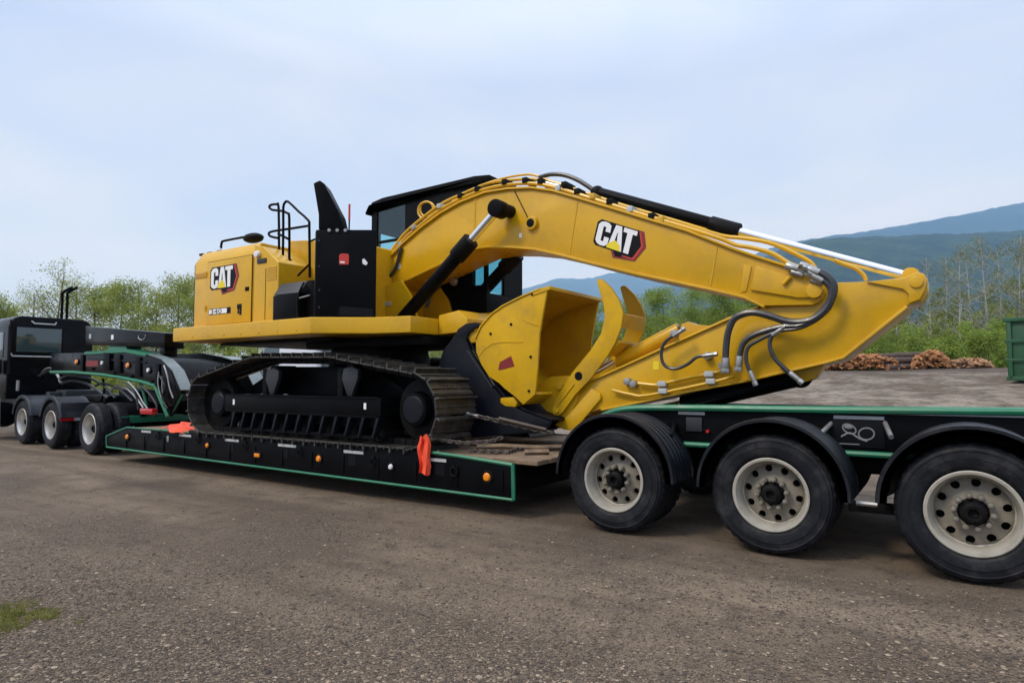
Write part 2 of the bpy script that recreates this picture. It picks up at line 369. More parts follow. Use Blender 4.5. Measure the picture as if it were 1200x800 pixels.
    L(base, b.inputs['Base Color']); b.inputs['Roughness'].default_value = 0.9; b.inputs['Specular IOR Level'].default_value = 0.25
    h = math_('ADD', math_('MULTIPLY', rng(vo.outputs['Distance'], 0, 0.6, 1, 0), math_('MULTIPLY', st1, 0.9)), math_('MULTIPLY', rng(vo2.outputs['Distance'], 0, 0.6, 1, 0), 0.35))
    h = math_('ADD', h, math_('MULTIPLY', fine, 0.6)); h = math_('ADD', h, math_('MULTIPLY', mid, 1.5))
    bp = N(t, 'ShaderNodeBump'); bp.inputs['Strength'].default_value = 1.0; bp.inputs['Distance'].default_value = 0.02; L(h, bp.inputs['Height']); L(bp.outputs[0], b.inputs['Normal'])
    me.materials.append(m); o = bpy.data.objects.new('ground', me); place(o); tag(o, 'brown packed gravel yard', None, None, 'structure'); return o
ground()

def hills(name, ridge, t0, t1, col_a, col_b, nseed, rough, label):
    px = [p[0] for p in ridge]; ys = [p[1] for p in ridge]; cols = np.arange(px[0], px[-1]+1, 5.0); rows = 26; vs = []; fs = []
    for a in cols:
        y = np.interp(a, px, ys); zr = CAM_H + (445 - y)/760.0*t1
        for k in range(rows):
            s = k/(rows-7.0); t = t0 + (t1-t0)*s; gx, gy = PG(a, t)
            sh = (s*s*(3-2*s) if s <= 1 else 1 - 0.5*(s-1))
            nn = noise.fractal((gx/t1*7+nseed, gy/t1*7, nseed), 1.0, 2.0, 5)
            z = zr*sh + rough*t1*nn*sstep(0.05, 0.4, s)*(0.35 if s > 0.93 else 1.0) + 0.002*t1*noise.noise((gx/t1*90, gy/t1*90, 1))
            vs.append((gx, gy, z if k else -30))
    nr = rows
    for i in range(len(cols)-1):
        for k in range(nr-1): fs.append((i*nr+k, (i+1)*nr+k, (i+1)*nr+k+1, i*nr+k+1))
    me = bpy.data.meshes.new(name); me.from_pydata(vs, [], fs); me.shade_smooth()
    m = bpy.data.materials.new(name+'_forest'); m.use_nodes = True; t = m.node_tree; b = t.nodes['Principled BSDF']; b.inputs['Roughness'].default_value = 1; b.inputs['Specular IOR Level'].default_value = 0.1
    tcn = N(t, 'ShaderNodeTexCoord'); n = N(t, 'ShaderNodeTexNoise'); n.inputs['Scale'].default_value = 22/t1; n.inputs['Detail'].default_value = 10; n.inputs['Roughness'].default_value = 0.75
    t.links.new(tcn.outputs['Object'], n.inputs['Vector'])
    r = N(t, 'ShaderNodeValToRGB'); r.color_ramp.elements[0].position = 0.40; r.color_ramp.elements[0].color = (*col_a, 1); r.color_ramp.elements[1].position = 0.62; r.color_ramp.elements[1].color = (*col_b, 1)
    t.links.new(n.outputs['Fac'], r.inputs[0]); t.links.new(r.outputs[0], b.inputs['Base Color'])
    me.materials.append(m); o = bpy.data.objects.new(name, me); place(o); tag(o, label, None, None, 'structure'); return o
hills('far_mountain', [(430,372),(520,362),(580,346),(610,340),(630,334),(655,325),(675,327),(695,327),(715,321),(745,319),(770,322),(800,318),(850,312),(900,306),(980,296),(1060,290),(1200,285),(1320,280)],
      5200, 9000, (0.014, 0.028, 0.022), (0.03, 0.05, 0.035), 3.1, 0.006, 'far blue mountain ridge')
hills('mountain', [(740,352),(800,332),(850,312),(890,297),(925,286),(960,281),(1000,275),(1060,266),(1100,259),(1150,250),(1200,240),(1250,231)],
      3200, 5600, (0.008, 0.020, 0.016), (0.024, 0.042, 0.028), 8.4, 0.004, 'forested blue mountain slope rising to the right')
hills('foothill', [(760,372),(830,340),(880,312),(930,290),(970,284),(1040,281),(1100,279),(1160,276),(1200,274),(1260,268),(1340,262)],
      1100, 2600, (0.010, 0.024, 0.016), (0.040, 0.062, 0.030), 1.7, 0.004, 'dark forested foothill below the mountain')

# ================================================================== LOWBOY TRAILER
YN, YF, YC = 5.76, 8.84, 7.30
trailer = empty('lowboy_trailer', (-6, YC, 0), 'long black and green lowboy trailer carrying the excavator', 'trailer')
def tube(pts, r, name, m, parent, n=8, smooth=3): return MB().tube(pts, r, n, smooth).build(name, m, parent)
side_px = [(125,523.5),(124.5,511),(149,500.5),(492,528),(540,534.5),(601,544.5),(602,585.5)]
side = PL(side_px, YN)
zd = 0.615
sp_ = MB().prism(side, YN, YN+0.06); sp_.build('side_rail', BLK, trailer, 0.006)
far = MB().prism(side, YF-0.06, YF); far.build('side_rail', BLK, trailer, 0.006)
XL, XR = side[0][0], side[-1][0]
MB().box(XL+0.05, XR-0.02, YN+0.07, YF-0.07, 0.26, 0.545).build('deck_frame', BLK, trailer)
# green edging of the side rail
def edging(pts, Y, r=0.016): 
    mb = MB(); q = PL3(pts, Y)
    for a, b in zip(q[:-1], q[1:]): mb.cyl(a, b, r, r, 6)
    return mb
edging([(125,523.5),(602,585.5)], YN-0.004, 0.017).build('bottom_edge', GRN, trailer)
edging([(125,523.5),(124.5,511),(149,500.5),(222,506.6)], YN-0.004, 0.014).build('front_edge', GRN, trailer)
edging([(507,530),(540,534.5),(601,544.5),(602,585.5)], YN-0.004, 0.022).build('rear_edge', GRN, trailer)
# deck planks
npl = 11; pw = (YF-YN-0.16)/npl
for i in range(npl):
    y0 = YN+0.08+i*pw
    for x0, x1 in ((XL+0.65, -9.3), (-9.29, -6.5), (-6.49, -3.62+0.03*random.random())):
        MB().box(x0, x1, y0+0.006, y0+pw-0.006, zd-0.055+random.uniform(-.004,.004), zd+random.uniform(-0.006,0.0)).build('deck_plank', WOOD, trailer, 0.006, seg=1)
# marker lamps, tape, stake pockets on the side rail
for px, py, m, r in ((150,511.5,AMB,.045),(244,521.5,AMB,.038),(374.5,537,AMB,.045),(459,546.5,CLR,.036),(571.5,558.5,AMB,.05),(302.5,533,AMB,.0)):
    p = P3(px, py, YN)
    if r: 
        b_ = MB().cyl(p, p+Vector((0,-0.016,0)), r*1.6, r*1.5, 20).build('lamp_bezel', BLKD, trailer); MB().cyl(p+Vector((0,-0.014,0)), p+Vector((0,-0.035,0)), r, r*.75, 18).build('marker_lamp', m, b_, 0.006)
    else: 
        b_ = MB().box(p.x-.09, p.x+.09, YN-.015, YN, p.z-.05, p.z+.05).build('lamp_bezel', BLKD, trailer, .01); MB().box(p.x-.06, p.x+.06, YN-.03, YN-.012, p.z-.026, p.z+.026).build('marker_lamp', m, b_, .008)
for a, b, y in ((166,177,505),(210,224,509.5),(264,280,515),(326,347,521),(403,426,528.5),(504,523,538)):
    p = P3(a, y, YN); q = P3(b, y, YN)
    MB().box(p.x, q.x, YN-.004, YN, p.z-.018, p.z+.018).build('reflective_strip', REFL, trailer)
    MB().box(p.x+.08, p.x+.22, YN-.003, YN+.001, p.z-.17, p.z-.045).build('stake_pocket', BPR, trailer)
p = P3(197, 514, YN); MB().box(p.x-.03, p.x+.03, YN-.01, YN, p.z-.05, p.z+.05).build('winch_hook', STEEL, trailer, .01)
p = P3(607, 563, YN+.25); MB().cyl(p, p+Vector((.02,0,0)), .07, .06, 18).build('tail_reflector', REDL, trailer)
for i in range(26):
    x = XL+.9+i*.29; 
    if x < -4.9: MB().cyl((x, YN+.02, zd+.0), (x, YN+.02, zd+.035), .012, .012, 8).build('deck_bolt', STEEL, trailer)
for px, py in ((186,509),(233,513),(288,520),(352,527),(438,538),(533,549)):      # lashing rings and gussets along the side rail
    q = P3(px, py, YN); MB().tube([q+Vector((.05*math.cos(a),-.02,-.03+.05*math.sin(a))) for a in np.linspace(0,6.2832,12)], .010, 5, 0).build('lashing_ring', BLKD, trailer)
    MB().box(q.x-.02,q.x+.02,YN-.028,YN,q.z+.005,q.z+.04).build('ring_bracket', BLKD, trailer)
for k in range(14):
    x = XL+.7+k*.62; MB().box(x, x+.03, YN-.012, YN-.0005, .27, .50).build('side_stiffener', BLK, trailer, .003)
# rear bogie frame
FX0, FX1 = -3.95, 3.2
FB = YN+.60
rail_px = [(690,498),(705,488),(722,481),(745,478),(790,477.6),(860,478.3),(970,480),(1200,482),(1320,483)]
rail = PL3(rail_px, FB-.05)
tube(rail, 0.032, 'top_rail', GRN, trailer)
zr_ = rail[5].z; ZL = P(930,527,FB)[1]
fr = MB().prism([(FX0,0.40),(FX0,0.52),(-3.5,0.56),(-3.15,0.95),(-2.9,zr_-0.02),(FX1,zr_-0.02),(FX1,ZL),(-2.6,ZL),(-3.1,0.40)], FB, FB+.14)
fr.build('frame_beam', BLK, trailer, .01)
MB().prism([(FX0,0.40),(FX0,0.52),(-3.5,0.56),(-3.15,0.95),(-2.9,zr_-0.02),(FX1,zr_-0.02),(FX1,ZL),(-2.6,ZL),(-3.1,0.40)], YF-.74, YF-.60).build('frame_beam', BLK, trailer, .01)
MB().box(-2.9, FX1, FB+.15, YF-.75, zr_-.10, zr_-.035).build('frame_top', BLKD, trailer)
MB().box(-3.0, FX1, YN+.9, YF-.9, 0.62, zr_-.105).build('centre_beam', BLK, trailer)
tube([(-2.6,FB-.02,ZL),(FX1,FB-.02,ZL)], .026, 'lower_rail', GRN, trailer, smooth=0)
for a, b, y in ((795,826,483.5),(977,1036,488.5)):
    p = P3(a, y, FB); q = P3(b, y, FB); MB().box(p.x, q.x, FB-.006, FB-.001, p.z-.015, p.z+.015).build('reflective_strip', REFL, trailer)
p = P3(815, 497, FB); MB().box(p.x-.09, p.x+.07, FB-.02, FB-.001, p.z-.07, p.z+.07).build('junction_cover', GREY, trailer, .006)
# dark emblem sign with a white looped mark between the rear wheels
p = P3(1004, 506, FB); em = MB().box(p.x-.19, p.x+.21, FB-.014, FB-.001, p.z-.13, p.z+.11).build('emblem_plate', BPR, trailer, .004)
PALE = mat('pale_print', (0.20,0.205,0.205), 0.5)
c = Vector((p.x, FB-.016, p.z))
def loop(cx, cz, rx, rz, rot, n=18):
    return [c + Vector((cx + rx*math.cos(a)*math.cos(rot) - rz*math.sin(a)*math.sin(rot), 0, cz + rx*math.cos(a)*math.sin(rot) + rz*math.sin(a)*math.cos(rot))) for a in [2*math.pi*k/n for k in range(n+1)]]
em_m = MB().tube(loop(-.055,.025,.055,.036,-.5), .007, 5, 0).tube(loop(.075,-.012,.06,.05,.25), .007, 5, 0).tube([c+Vector((-.12,0,-.045)), c+Vector((-.05,0,-.01)), c+Vector((.02,0,-.055)), c+Vector((.08,0,-.075))], .008, 5, 3).ball(c+Vector((-.06,0,.045)), .03, 8, (1.2,.15,.7))
em_m.build('emblem_mark', PALE, em)
MB().box(c.x-.14, c.x+.02, FB-.018, FB-.0145, c.z-.108, c.z-.100).build('emblem_lettering', PALE, em)
for px in (1041, 968, 790):     # fender brackets
    q = P3(px, 503, FB-.1); MB().cyl(q+Vector((-.03 if px != 968 else .03,.1,.05)), q+Vector((.03 if px != 968 else -.04,-.16,-.05)), .020, .020, 10).build('fender_bracket', STEEL if px != 790 else BLKD, trailer)
p = P3(830, 505, FB); MB().cyl(p, p+Vector((0,-.03,0)), .018, .016, 10).build('marker_lamp', REDL, trailer)
# wheels
NUT = mat('dusty_lug_nut', (0.22,0.20,0.16), .5, metal=.3, var=.3, vscale=20)
def wheel_mesh_set(r=0.5, rimm=RIM, dish=0.12):
    w = 0.26; rr = r*0.60
    prof = [(0.035,rr*0.985),(0.014,rr+0.012),(0.006,rr+0.03),(0.003,rr+0.034),(0.003,rr+.042),(0.0,rr+0.05),(-.002,rr+0.09),(-.005,rr+.092),(-.005,rr+.098),(0.0,rr+.10),(0.003,r*0.88),(0.001,r*.885),(0.001,r*.90),(0.010,r*.905),(0.018,r*0.945),(0.03,r*.955),(0.04,r*0.985)]
    yy = 0.05
    for g in range(4):
        prof += [(yy,r),(yy+0.036,r+0.002),(yy+0.037,r-0.014),(yy+0.046,r-0.014)]; yy += 0.046
    prof += [(w-0.03,r*0.985),(w-0.012,r*0.94),(w,r*0.8),(w-0.02,rr*0.985)]
    tb = MB().lathe(prof, 120); mp_ = len(prof)
    for i_ in range(120):
        if i_ % 3 == 0:
            for k_ in range(mp_):
                y_, r_ = prof[k_]
                if (r_ > r*.95 and (y_ < .075 or y_ > w-.08)):
                    q_ = tb.v[i_*mp_+k_]; tb.v[i_*mp_+k_] = (q_[0]*.975, q_[1], q_[2]*.975)
    ty = tb.mesh('tyre', RUB, 0, 40)
    rp = [(0.02,rr-.004),(0.006,rr+.008),(0.0,rr),(0.004,rr-.018),(0.03,rr-.026),(0.05,rr-.034),(dish*0.95,rr-.045),(dish,rr-.055)]
    mb = MB().lathe(rp + [(dish+.03,rr-.03),(0.1,rr-.006)], 56)
    # dished disc with ten round hand holes
    r0, r1 = rr*0.50, rr-.055; rc = (r0+r1)/2+.012; rh = 0.031; lip_n = len(mb.f)
    for k in range(10):
        th = 2*math.pi*(k+.5)/10; h = math.pi/10
        outer = [(r0,-1),(r0,-.33),(r0,.33),(r0,1),((r0+r1)/2,1),(r1,1),(r1,.33),(r1,-.33),(r1,-1),((r0+r1)/2,-1)]
        vo = [(rad*math.cos(th+a*h), dish - (.03 if rad == r0 else .012 if rad not in (r0, r1) else 0), rad*math.sin(th+a*h)) for rad, a in outer]
        cx, cz = rc*math.cos(th), rc*math.sin(th); vi = []; vb = []
        for q in vo:
            a = math.atan2(q[2]-cz, q[0]-cx); vi.append((cx+rh*math.cos(a), dish-.016, cz+rh*math.sin(a))); vb.append((cx+rh*math.cos(a), dish+.02, cz+rh*math.sin(a)))
        n = len(vo); mb.add(vo+vi+vb, [(i,(i+1)%n,n+(i+1)%n,n+i) for i in range(n)] + [(n+i,n+(i+1)%n,2*n+(i+1)%n,2*n+i) for i in range(n)])
    mb.lathe([(dish-.03,r0),(dish-.045,r0*.8),(dish-.045,0.06),(dish+.02,0.06),(dish+.02,r0)], 40)
    rim = mb.mesh('wheel', rimm, 0, 35)
    if rimm is RIM:
        rim.materials.append(DISC)
        for pl in rim.polygons:
            c_ = pl.center
            if math.hypot(c_.x, c_.z) < rr-.056: pl.material_index = 1
    hub = MB().lathe([(dish-.03,0.0001),(dish-.10,0.0001),(dish-.105,0.03),(dish-.14,0.035),(dish-.142,.055),(dish-.12,.078),(dish-.06,.085),(dish-.045,.10),(dish-.03,.10)], 24, False).mesh('hub', BLKD, 0, 35)
    nut = MB().cyl((0,0,0),(0,-.055,0),.022,.020,10).cyl((0,-.055,0),(0,-.070,0),.014,.011,8).mesh('lug_nut', NUT if rimm is RIM else ALU, 0.003)
    back = MB().lathe([(0.24,0.02),(0.24,rr-.02),(0.25,rr-.02),(0.25,0.02)], 24).mesh('brake_drum', BLKD)
    return ty, rim, hub, nut, back, r0, dish
WS = wheel_mesh_set(0.5, RIM, 0.15); WT = wheel_mesh_set(0.5, ALU, 0.21)
def put_wheel(parent, x, y, z, S, rot=0.0, dual=True, flip=False, full=True):
    ty, rim, hub, nut, back, r0, dish = S
    M = Matrix.Translation((x, y, z)) @ (Matrix.Rotation(math.pi, 4, 'Z') if flip else Matrix.Identity(4)) @ Matrix.Rotation(rot, 4, 'Y')
    w = inst(rim, 'wheel', parent, M); inst(ty, 'tyre', w, M); inst(back, 'brake_drum', w, M)
    if full:
        inst(hub, 'hub', w, M)
        for k in range(10):
            a = 2*math.pi*k/10; inst(nut, 'lug_nut', w, M @ Matrix.Translation((r0*.80*math.cos(a), dish-.044, r0*.80*math.sin(a))))
    if dual: inst(ty, 'inner_tyre', w, M @ Matrix.Translation((0, .32, 0)))
    return w
wx = [P3(718,556,YN).x, P3(902,575,YN).x, P3(1141,599,YN).x]
def fender(parent, x, z, y0, y1, rad, a0, a1, m, name='fender', rib=True):
    mb = MB(); n = 26; path = [(x+rad*math.cos(R(a)), z+rad*math.sin(R(a))) for a in np.linspace(a0, a1, n)]
    vs = []; prof = [(y0, -.05), (y0, 0.012), (y0+.02, .02), (y0+.05, 0.018), (y0+.07, .004)]
    ys = np.linspace(y0+.07, y1-.02, 7)
    for i, q in enumerate(ys[1:]): prof += [(q-.02, .004), (q-.012, .013), (q, .013), (q+.008, .004)] if rib and i < 5 else [(q, .004)]
    prof += [(y1, -.03)]
    m_ = len(prof); top = [[(x+(rad+d)*math.cos(R(a)), y, z+(rad+d)*math.sin(R(a))) for y, d in prof] for a in np.linspace(a0, a1, n)]
    bot = [[(x+(rad+min(d,0)-.012)*math.cos(R(a)), y, z+(rad+min(d,0)-.012)*math.sin(R(a))) for y, d in prof] for a in np.linspace(a0, a1, n)]
    vs = [p for row in top for p in row]; k = len(vs); vs += [p for row in bot for p in row]; fs = []
    for i in range(n-1):
        for j in range(m_-1):
            fs.append((i*m_+j, (i+1)*m_+j, (i+1)*m_+j+1, i*m_+j+1)); fs.append((k+i*m_+j, k+i*m_+j+1, k+(i+1)*m_+j+1, k+(i+1)*m_+j))
        fs.append((i*m_, k+i*m_, k+(i+1)*m_, (i+1)*m_)); fs.append((i*m_+m_-1, (i+1)*m_+m_-1, k+(i+1)*m_+m_-1, k+i*m_+m_-1))
    for i in (0, n-1):
        for j in range(m_-1): fs.append((i*m_+j, i*m_+j+1, k+i*m_+j+1, k+i*m_+j))
    mb.add(vs, fs); return mb.build(name, m, parent, 0, 50)
FEND = mat('black_plastic_fender', (0.006, 0.007, 0.010), 0.36, var=0.2, vscale=5, spec=0.35, dirt=(0.06,0.057,0.055), dirt_amt=0.3, dscale=4)
for i, x in enumerate(wx):
    put_wheel(trailer, x, YN, 0.5, WS, 0.2+i*0.9); put_wheel(trailer, x, YF, 0.5, WS, 0.5, True, True, False)
    MB().cyl((x, YN+.24, .5), (x, YF-.24, .5), .075, .075, 14).build('axle', BLKD, trailer)
    fender(trailer, x, .52, YN-.03, FB-.01, .60, -2 if i else 0, 180, FEND); fender(trailer, x, .52, YF-.59, YF+.03, .60, 0, 180, FEND)
    MB().prism([(x-.62,.44),(x-.30,.62),(x-.30,.80),(x-.50,.80),(x-.62,.60)], FB+.15, FB+.3).build('suspension_hanger', BLKD, trailer, .01)
tube([(wx[1]+.62,YN+.2,.47),(wx[2]-.62,YN+.2,.47)], .022, 'fender_stay', STEEL, trailer, smooth=0)
MB().box(wx[1]+.55, wx[2]-.5, YN+.3, YN+.4, .38, .46).build('spring_rod', BLKD, trailer, .01)
# gooseneck
GY = 6.45
NECKT = mat('sky_sheen_green_grey', (0.17,0.205,0.20), .3, var=.2, vscale=3)  # sky reflection on the neck's top plates, put into a pale colour
gn_px = [(60,438),(60,414),(103,413),(128,411.5),(148,410.5),(174,416),(190,421.5),(203,435),(213,458),(207,468),(197,488),(182,452),(166,447),(140,442),(120,439)]
gn = PL(gn_px, GY)
MB().prism(gn, GY, GY+.10).build('gooseneck_beam', BLKG, trailer, .006)
MB().prism(gn, 8.05, 8.15).build('gooseneck_beam', BLKG, trailer, .006)
low = PL([(60,436),(86,436),(120,439),(140,442),(166,447),(182,452),(197,488)], GY-.006)
mb = MB()
for a, b in zip(low[:-1], low[1:]): mb.cyl((a[0],GY-.01,a[1]), (b[0],GY-.01,b[1]), .035, .035, 8)
mb.build('gooseneck_edge', GRN, trailer)
top = PL([(100,413),(128,411.5),(148,410.5),(174,416),(190,421.5),(203,435),(213,458)], GY)
mb = MB(); strip(mb, [(a, b+.01) for a, b in top[3:]], .018, GY-.02, GY+.20); mb.build('gooseneck_top_plate', NECKT, trailer)
mb = MB(); strip(mb, [(a, b+.01) for a, b in top[3:]], .018, 7.95, 8.25); mb.build('gooseneck_top_plate', NECKT, trailer)
mb = MB(); strip(mb, [(a, b+.005) for a, b in top[:4]], .015, GY-.01, GY+.42); mb.build('gooseneck_deck', GRN, trailer)
MB().prism(PL([(103,432),(103,420),(150,418),(176,424),(186,440),(194,470),(188,480),(178,446),(140,437)], GY), GY+.11, 8.04).build('gooseneck_web', BLKD, trailer)
q = P(232, 424, 8.05); MB().prism([(q[0]-.25,q[1]-.03),(q[0]+.2,q[1]-.05),(q[0]+.22,q[1]+.03),(q[0]-.22,q[1]+.05)], 8.035, 8.047).build('neck_lettering', WHT, trailer)
MB().cyl(P3(201,470,GY+.05), P3(214,462,GY+.05), .03, .03, 8).cyl(P3(214,462,GY+.05), P3(200,486,GY+.05), .02,.02,8).build('neck_brace', GRN, trailer)
for px, py, m in ((91,424,AMB),(151,428,AMB),(121.5,425,CLR),(175.5,433.5,CLR)):
    p = P3(px, py, GY); b_ = MB().cyl(p, p+Vector((0,-.02,0)), .075, .07, 16).build('lamp_bezel', BLKD, trailer); MB().cyl(p+Vector((0,-.018,0)), p+Vector((0,-.045,0)), .055 if m is AMB else .04, .04, 14).build('marker_lamp', m, b_)
p = P3(101, 426, GY); q = P3(115, 426, GY); MB().box(p.x, q.x, GY-.006, GY, p.z-.06, p.z+.06).build('neck_plate', DKRED, trailer)
for px0, px1, y0_, y1_, d_ in ((124,131,413,433,.05),(137,143,415,436,.035),(160,166,418,441,.03),(183,188,426,452,.03),(96,99,415,434,.03)):
    MB().prism(PL([(px0,y1_),(px0,y0_),(px1,y0_+.5),(px1,y1_+1)], GY-.001), GY-d_, GY-.001).build('neck_stiffener', BLK, trailer, .006)
MB().prism(PL([(104,421),(104,419),(172,423.5),(172,425.5)], GY), GY-.02, GY-.0005).build('neck_rib', NAVY, trailer, .004)
MB().prism(PL([(100,415.5),(100,413),(128,411.5),(148,410.5),(172,415),(172,417.5),(148,413),(128,414)], GY), GY-.024, GY-.0005).build('neck_top_edge', GRN, trailer, .004)
for px, py in ((109,432),(134,437),(155,441),(178,447),(190,462),(194,474)):
    q = P3(px,py,GY); MB().cyl(q, q+Vector((0,-.03,0)), .03,.028,8).build('neck_bolt', BLKD, trailer)
for pts_, m_, r_ in (([(192,428),(196,440),(199,455),(203,466)],STEEL,.014),([(187,440),(193,452),(190,466),(196,478)],HOSE,.016),([(166,452),(176,462),(184,476),(182,488)],HOSE,.020),([(150,447),(160,458),(168,472),(176,482)],GRYP,.012),([(140,446),(152,452),(160,466),(162,480)],HOSE,.018)):
    tube(PL3(pts_, GY-.07), r_, 'neck_hose', m_, trailer, 6)
MB().prism(PL([(176,470),(176,458),(188,460),(192,474)], GY+.2), GY+.15, GY+.8).build('neck_pivot', BLKD, trailer, .02)
MB().prism(PL([(150,470),(150,455),(172,458),(176,474)], 7.2), 7.0, 7.6).build('hydraulic_tank', NAVY, trailer, .03)
mb = MB()
for k in range(2):
    a = P3(186+k*4, 436+k*5, GY-.03); mb.tube([a, P3(185+k*5, 450+k*2, GY-.06), P3(189+k*2.0, 466+k*3, GY-.05)], .010, 5)
mb.build('air_line', STEEL, trailer)
# flip-neck extension beam carried over the gooseneck
mb = MB().prism(PL([(100,382),(193,390),(193,408),(187,407),(160,406),(100,404)], 6.62), 6.62, 7.0); mb.build('neck_extension', BLKG, trailer, .015)
MB().prism(PL([(187,404),(193,405),(193,417),(190,418),(187,414)], 6.70), 6.70, 6.95).build('extension_hook', BLKG, trailer, .01)
MB().prism(PL([(124,414),(128,404),(146,404),(152,414)], 6.66), 6.66, 6.98).build('extension_pedestal', GRN, trailer, .01)
for px, py, m in ((106,394,GRYP),(132,395,WHT)):
    p = P3(px, py, 6.62); MB().box(p.x-.05,p.x+.05,6.612,6.622,p.z-.05,p.z+.05).build('sticker', m, trailer)
p = P3(167,394,6.62); MB().tube([p+Vector((.14*math.cos(a),-.012,.07*math.sin(a))) for a in np.linspace(math.pi*.9,math.pi*2.1,12)], .008, 5, 0).build('sticker_mark', REFL, trailer)
p = P3(178,482,6.3); MB().box(p.x-.25,p.x+.2,6.2,6.3,p.z-.05,p.z+.06).build('valve_block', REDL, trailer, .02)
tube(PL3([(159,440),(166,452),(172,475)],6.6), .03, 'neck_stay', GRN, trailer)

# ================================================================== TRUCK TRACTOR
truck = empty('truck_tractor', (-17.5, 7.2, 0), 'black semi truck tractor hitched to the trailer', 'truck')
tx = [P3(17.5,492,6.0).x, P3(54.5,495,6.0).x, P3(104,500,6.0).x]
for i, x in enumerate(tx):
    put_wheel(truck, x, 6.0, .5, WT, .3*i); put_wheel(truck, x, 8.5, .5, WT, .1, True, True, False)
    MB().cyl((x,6.2,.5),(x,8.3,.5),.08,.08,12).build('axle', BLKD, truck)
for i, x in enumerate(tx[:2]):
    fender(truck, x, .52, 5.98, 6.62, .58, 15, 165, GREY, 'fender', False); fender(truck, x, .52, 7.9, 8.52, .58, 15, 165, GREY, 'fender', False)
MB().box(tx[1]+.45, tx[1]+.52, 6.0, 6.65, .62, .98).build('mud_guard_panel', GREY, truck, .01)
MB().box(tx[1]+.525, tx[1]+.535, 6.0, 6.25, .60, .66).build('reflective_strip', REDL, truck); MB().box(tx[1]+.525, tx[1]+.535, 6.26, 6.6, .60, .66).build('reflective_strip', REFL, truck)
for y in (6.75, 7.65): MB().box(-22.5, tx[2]+.5, y, y+.1, .72, .98).build('chassis_rail', BLK, truck, .01)
MB().box(tx[1]-.5, tx[1]+.9, 6.7, 7.8, .98, 1.12).build('fifth_wheel', BLKD, truck, .03)
MB().box(tx[2]-.1, tx[2]+.45, 6.4, 8.2, .60, .74).build('rear_crossmember', GRN, truck, .02)
CX = -18.7
pA = PX3(4,372,CX); pB = PX3(92,372,CX)
y0, y1 = 5.98, 7.82; zt = 3.02
cabp = [(y0,1.0),(y0,2.75),(y0+.10,zt-.06),(y0+.25,zt),(y1-.25,zt),(y1-.10,zt-.06),(y1,2.75),(y1,1.0)]
cab = MB().prismx(cabp, CX-1.7, CX).build('cab_body', BLKG, truck, .05, seg=3)
MB().prism([(CX-1.7,1.1),(CX-1.7,2.1),(CX-2.0,2.1),(CX-3.6,1.9),(CX-3.75,1.7),(CX-3.75,1.0)], y0+.25, y1-.25).build('bonnet', BLKG, truck, .06, seg=3)
a = Vector((CX,PX3(20,384,CX).y-.17,2.74)); b = Vector((CX,PX3(72,384,CX).y-.17,2.14))
MB().box(CX-.01, CX+.012, a.y-.04, b.y+.04, b.z-.04, a.z+.04).build('rear_window_seal', BLK, truck, .01)
MB().box(CX+.006, CX+.018, a.y, b.y, b.z, a.z).build('rear_window', DKGLASS, truck, .004)
tube([(CX,a.y-.1,2.10),(CX+.06,a.y-.08,2.03),(CX+.06,b.y+.08,2.03),(CX,b.y+.1,2.10)], .022, 'grab_bar', STEEL, truck, smooth=0)
tube([(CX,a.y+.3,2.90),(CX+.06,a.y+.34,2.84),(CX+.06,a.y+.78,2.84),(CX,a.y+.82,2.90)], .022, 'work_lamp_bracket', STEEL, truck, smooth=0)
MB().box(CX-.9, CX-.3, y0-.012, y0, 2.0, 2.62).build('side_window', DKGLASS, truck, .004)
MB().box(CX+.0, CX+.03, y0+.02, y0+.06, 1.6, 2.9).build('cab_seam', BLKD, truck)
for k, px in enumerate((70.5, 76.5)):
    g = PX3(px-7, 350, CX-.2); tube([(g.x,g.y,2.7),(g.x,g.y,g.z),(g.x+.02,g.y+.0,PX3(px,343,CX-.2).z),(g.x+.25,g.y+.12,PX3(px,337,CX-.2).z)], .034, 'exhaust_stack', BLK, truck)
MB().cyl((CX-.35,y0+.1,.62),(CX-1.9,y0+.1,.62),.30,.30,24).build('fuel_tank', BLKG, truck, .02)
tube([(CX-.1,y0-.1,.3),(CX-.1,y0-.12,.95),(CX-.25,y0-.1,1.15)], .05, 'step_rail', ALU, truck)
for pts, m in (([(27,452),(32,442),(42,438),(52,434),(60,440),(66,450)],HOSE), ([(38,440),(44,433),(52,431),(59,437),(64,448)],STEEL), ([(64,444),(72,440),(88,441),(104,444),(122,454),(134,466)],HOSE),
               ([(66,449),(78,446),(95,449),(110,456),(124,466)],HOSE), ([(108,452),(118,449),(130,452),(142,458),(156,470)],GREY), ([(52,420),(52,432)],BLK), ([(118,444),(120,456),(116,470)],BLK),([(128,458),(136,452),(150,456),(164,470),(170,478)],STEEL)):
    tube(PL3(pts, 6.62), .026, 'air_hose', m, truck, 6)
MB().box(tx[0]-.3,tx[0]+.3,6.75,7.75,1.0,1.22).box(tx[0]-.15,tx[0]+.1,6.5,6.74,1.0,1.18).build('deck_plate', GREY, truck, .03)
p = Vector((CX+.1, y0+.2, 1.45)); MB().cyl(p, p+Vector((0,0,-.25)), .035,.035,10).build('filler_neck', STEEL, truck)
MB().box(CX-.5,CX-.1,y0-.26,y0-.06,1.6,1.95).build('side_mirror', BLKG, truck, .03)

# the tractor stands a few degrees off the trailer's line
_pv = Matrix.Translation((tx[2], 6.0, 0)); truck.matrix_basis = _pv @ Matrix.Rotation(R(-2), 4, 'Z') @ _pv.inverted() @ truck.matrix_basis

# ================================================================== EXCAVATOR
ex = empty('excavator', (-7.4, YC, zd), 'yellow tracked excavator with black cab loaded on the trailer', 'excavator')
TY0, TY1 = 5.72, 6.47
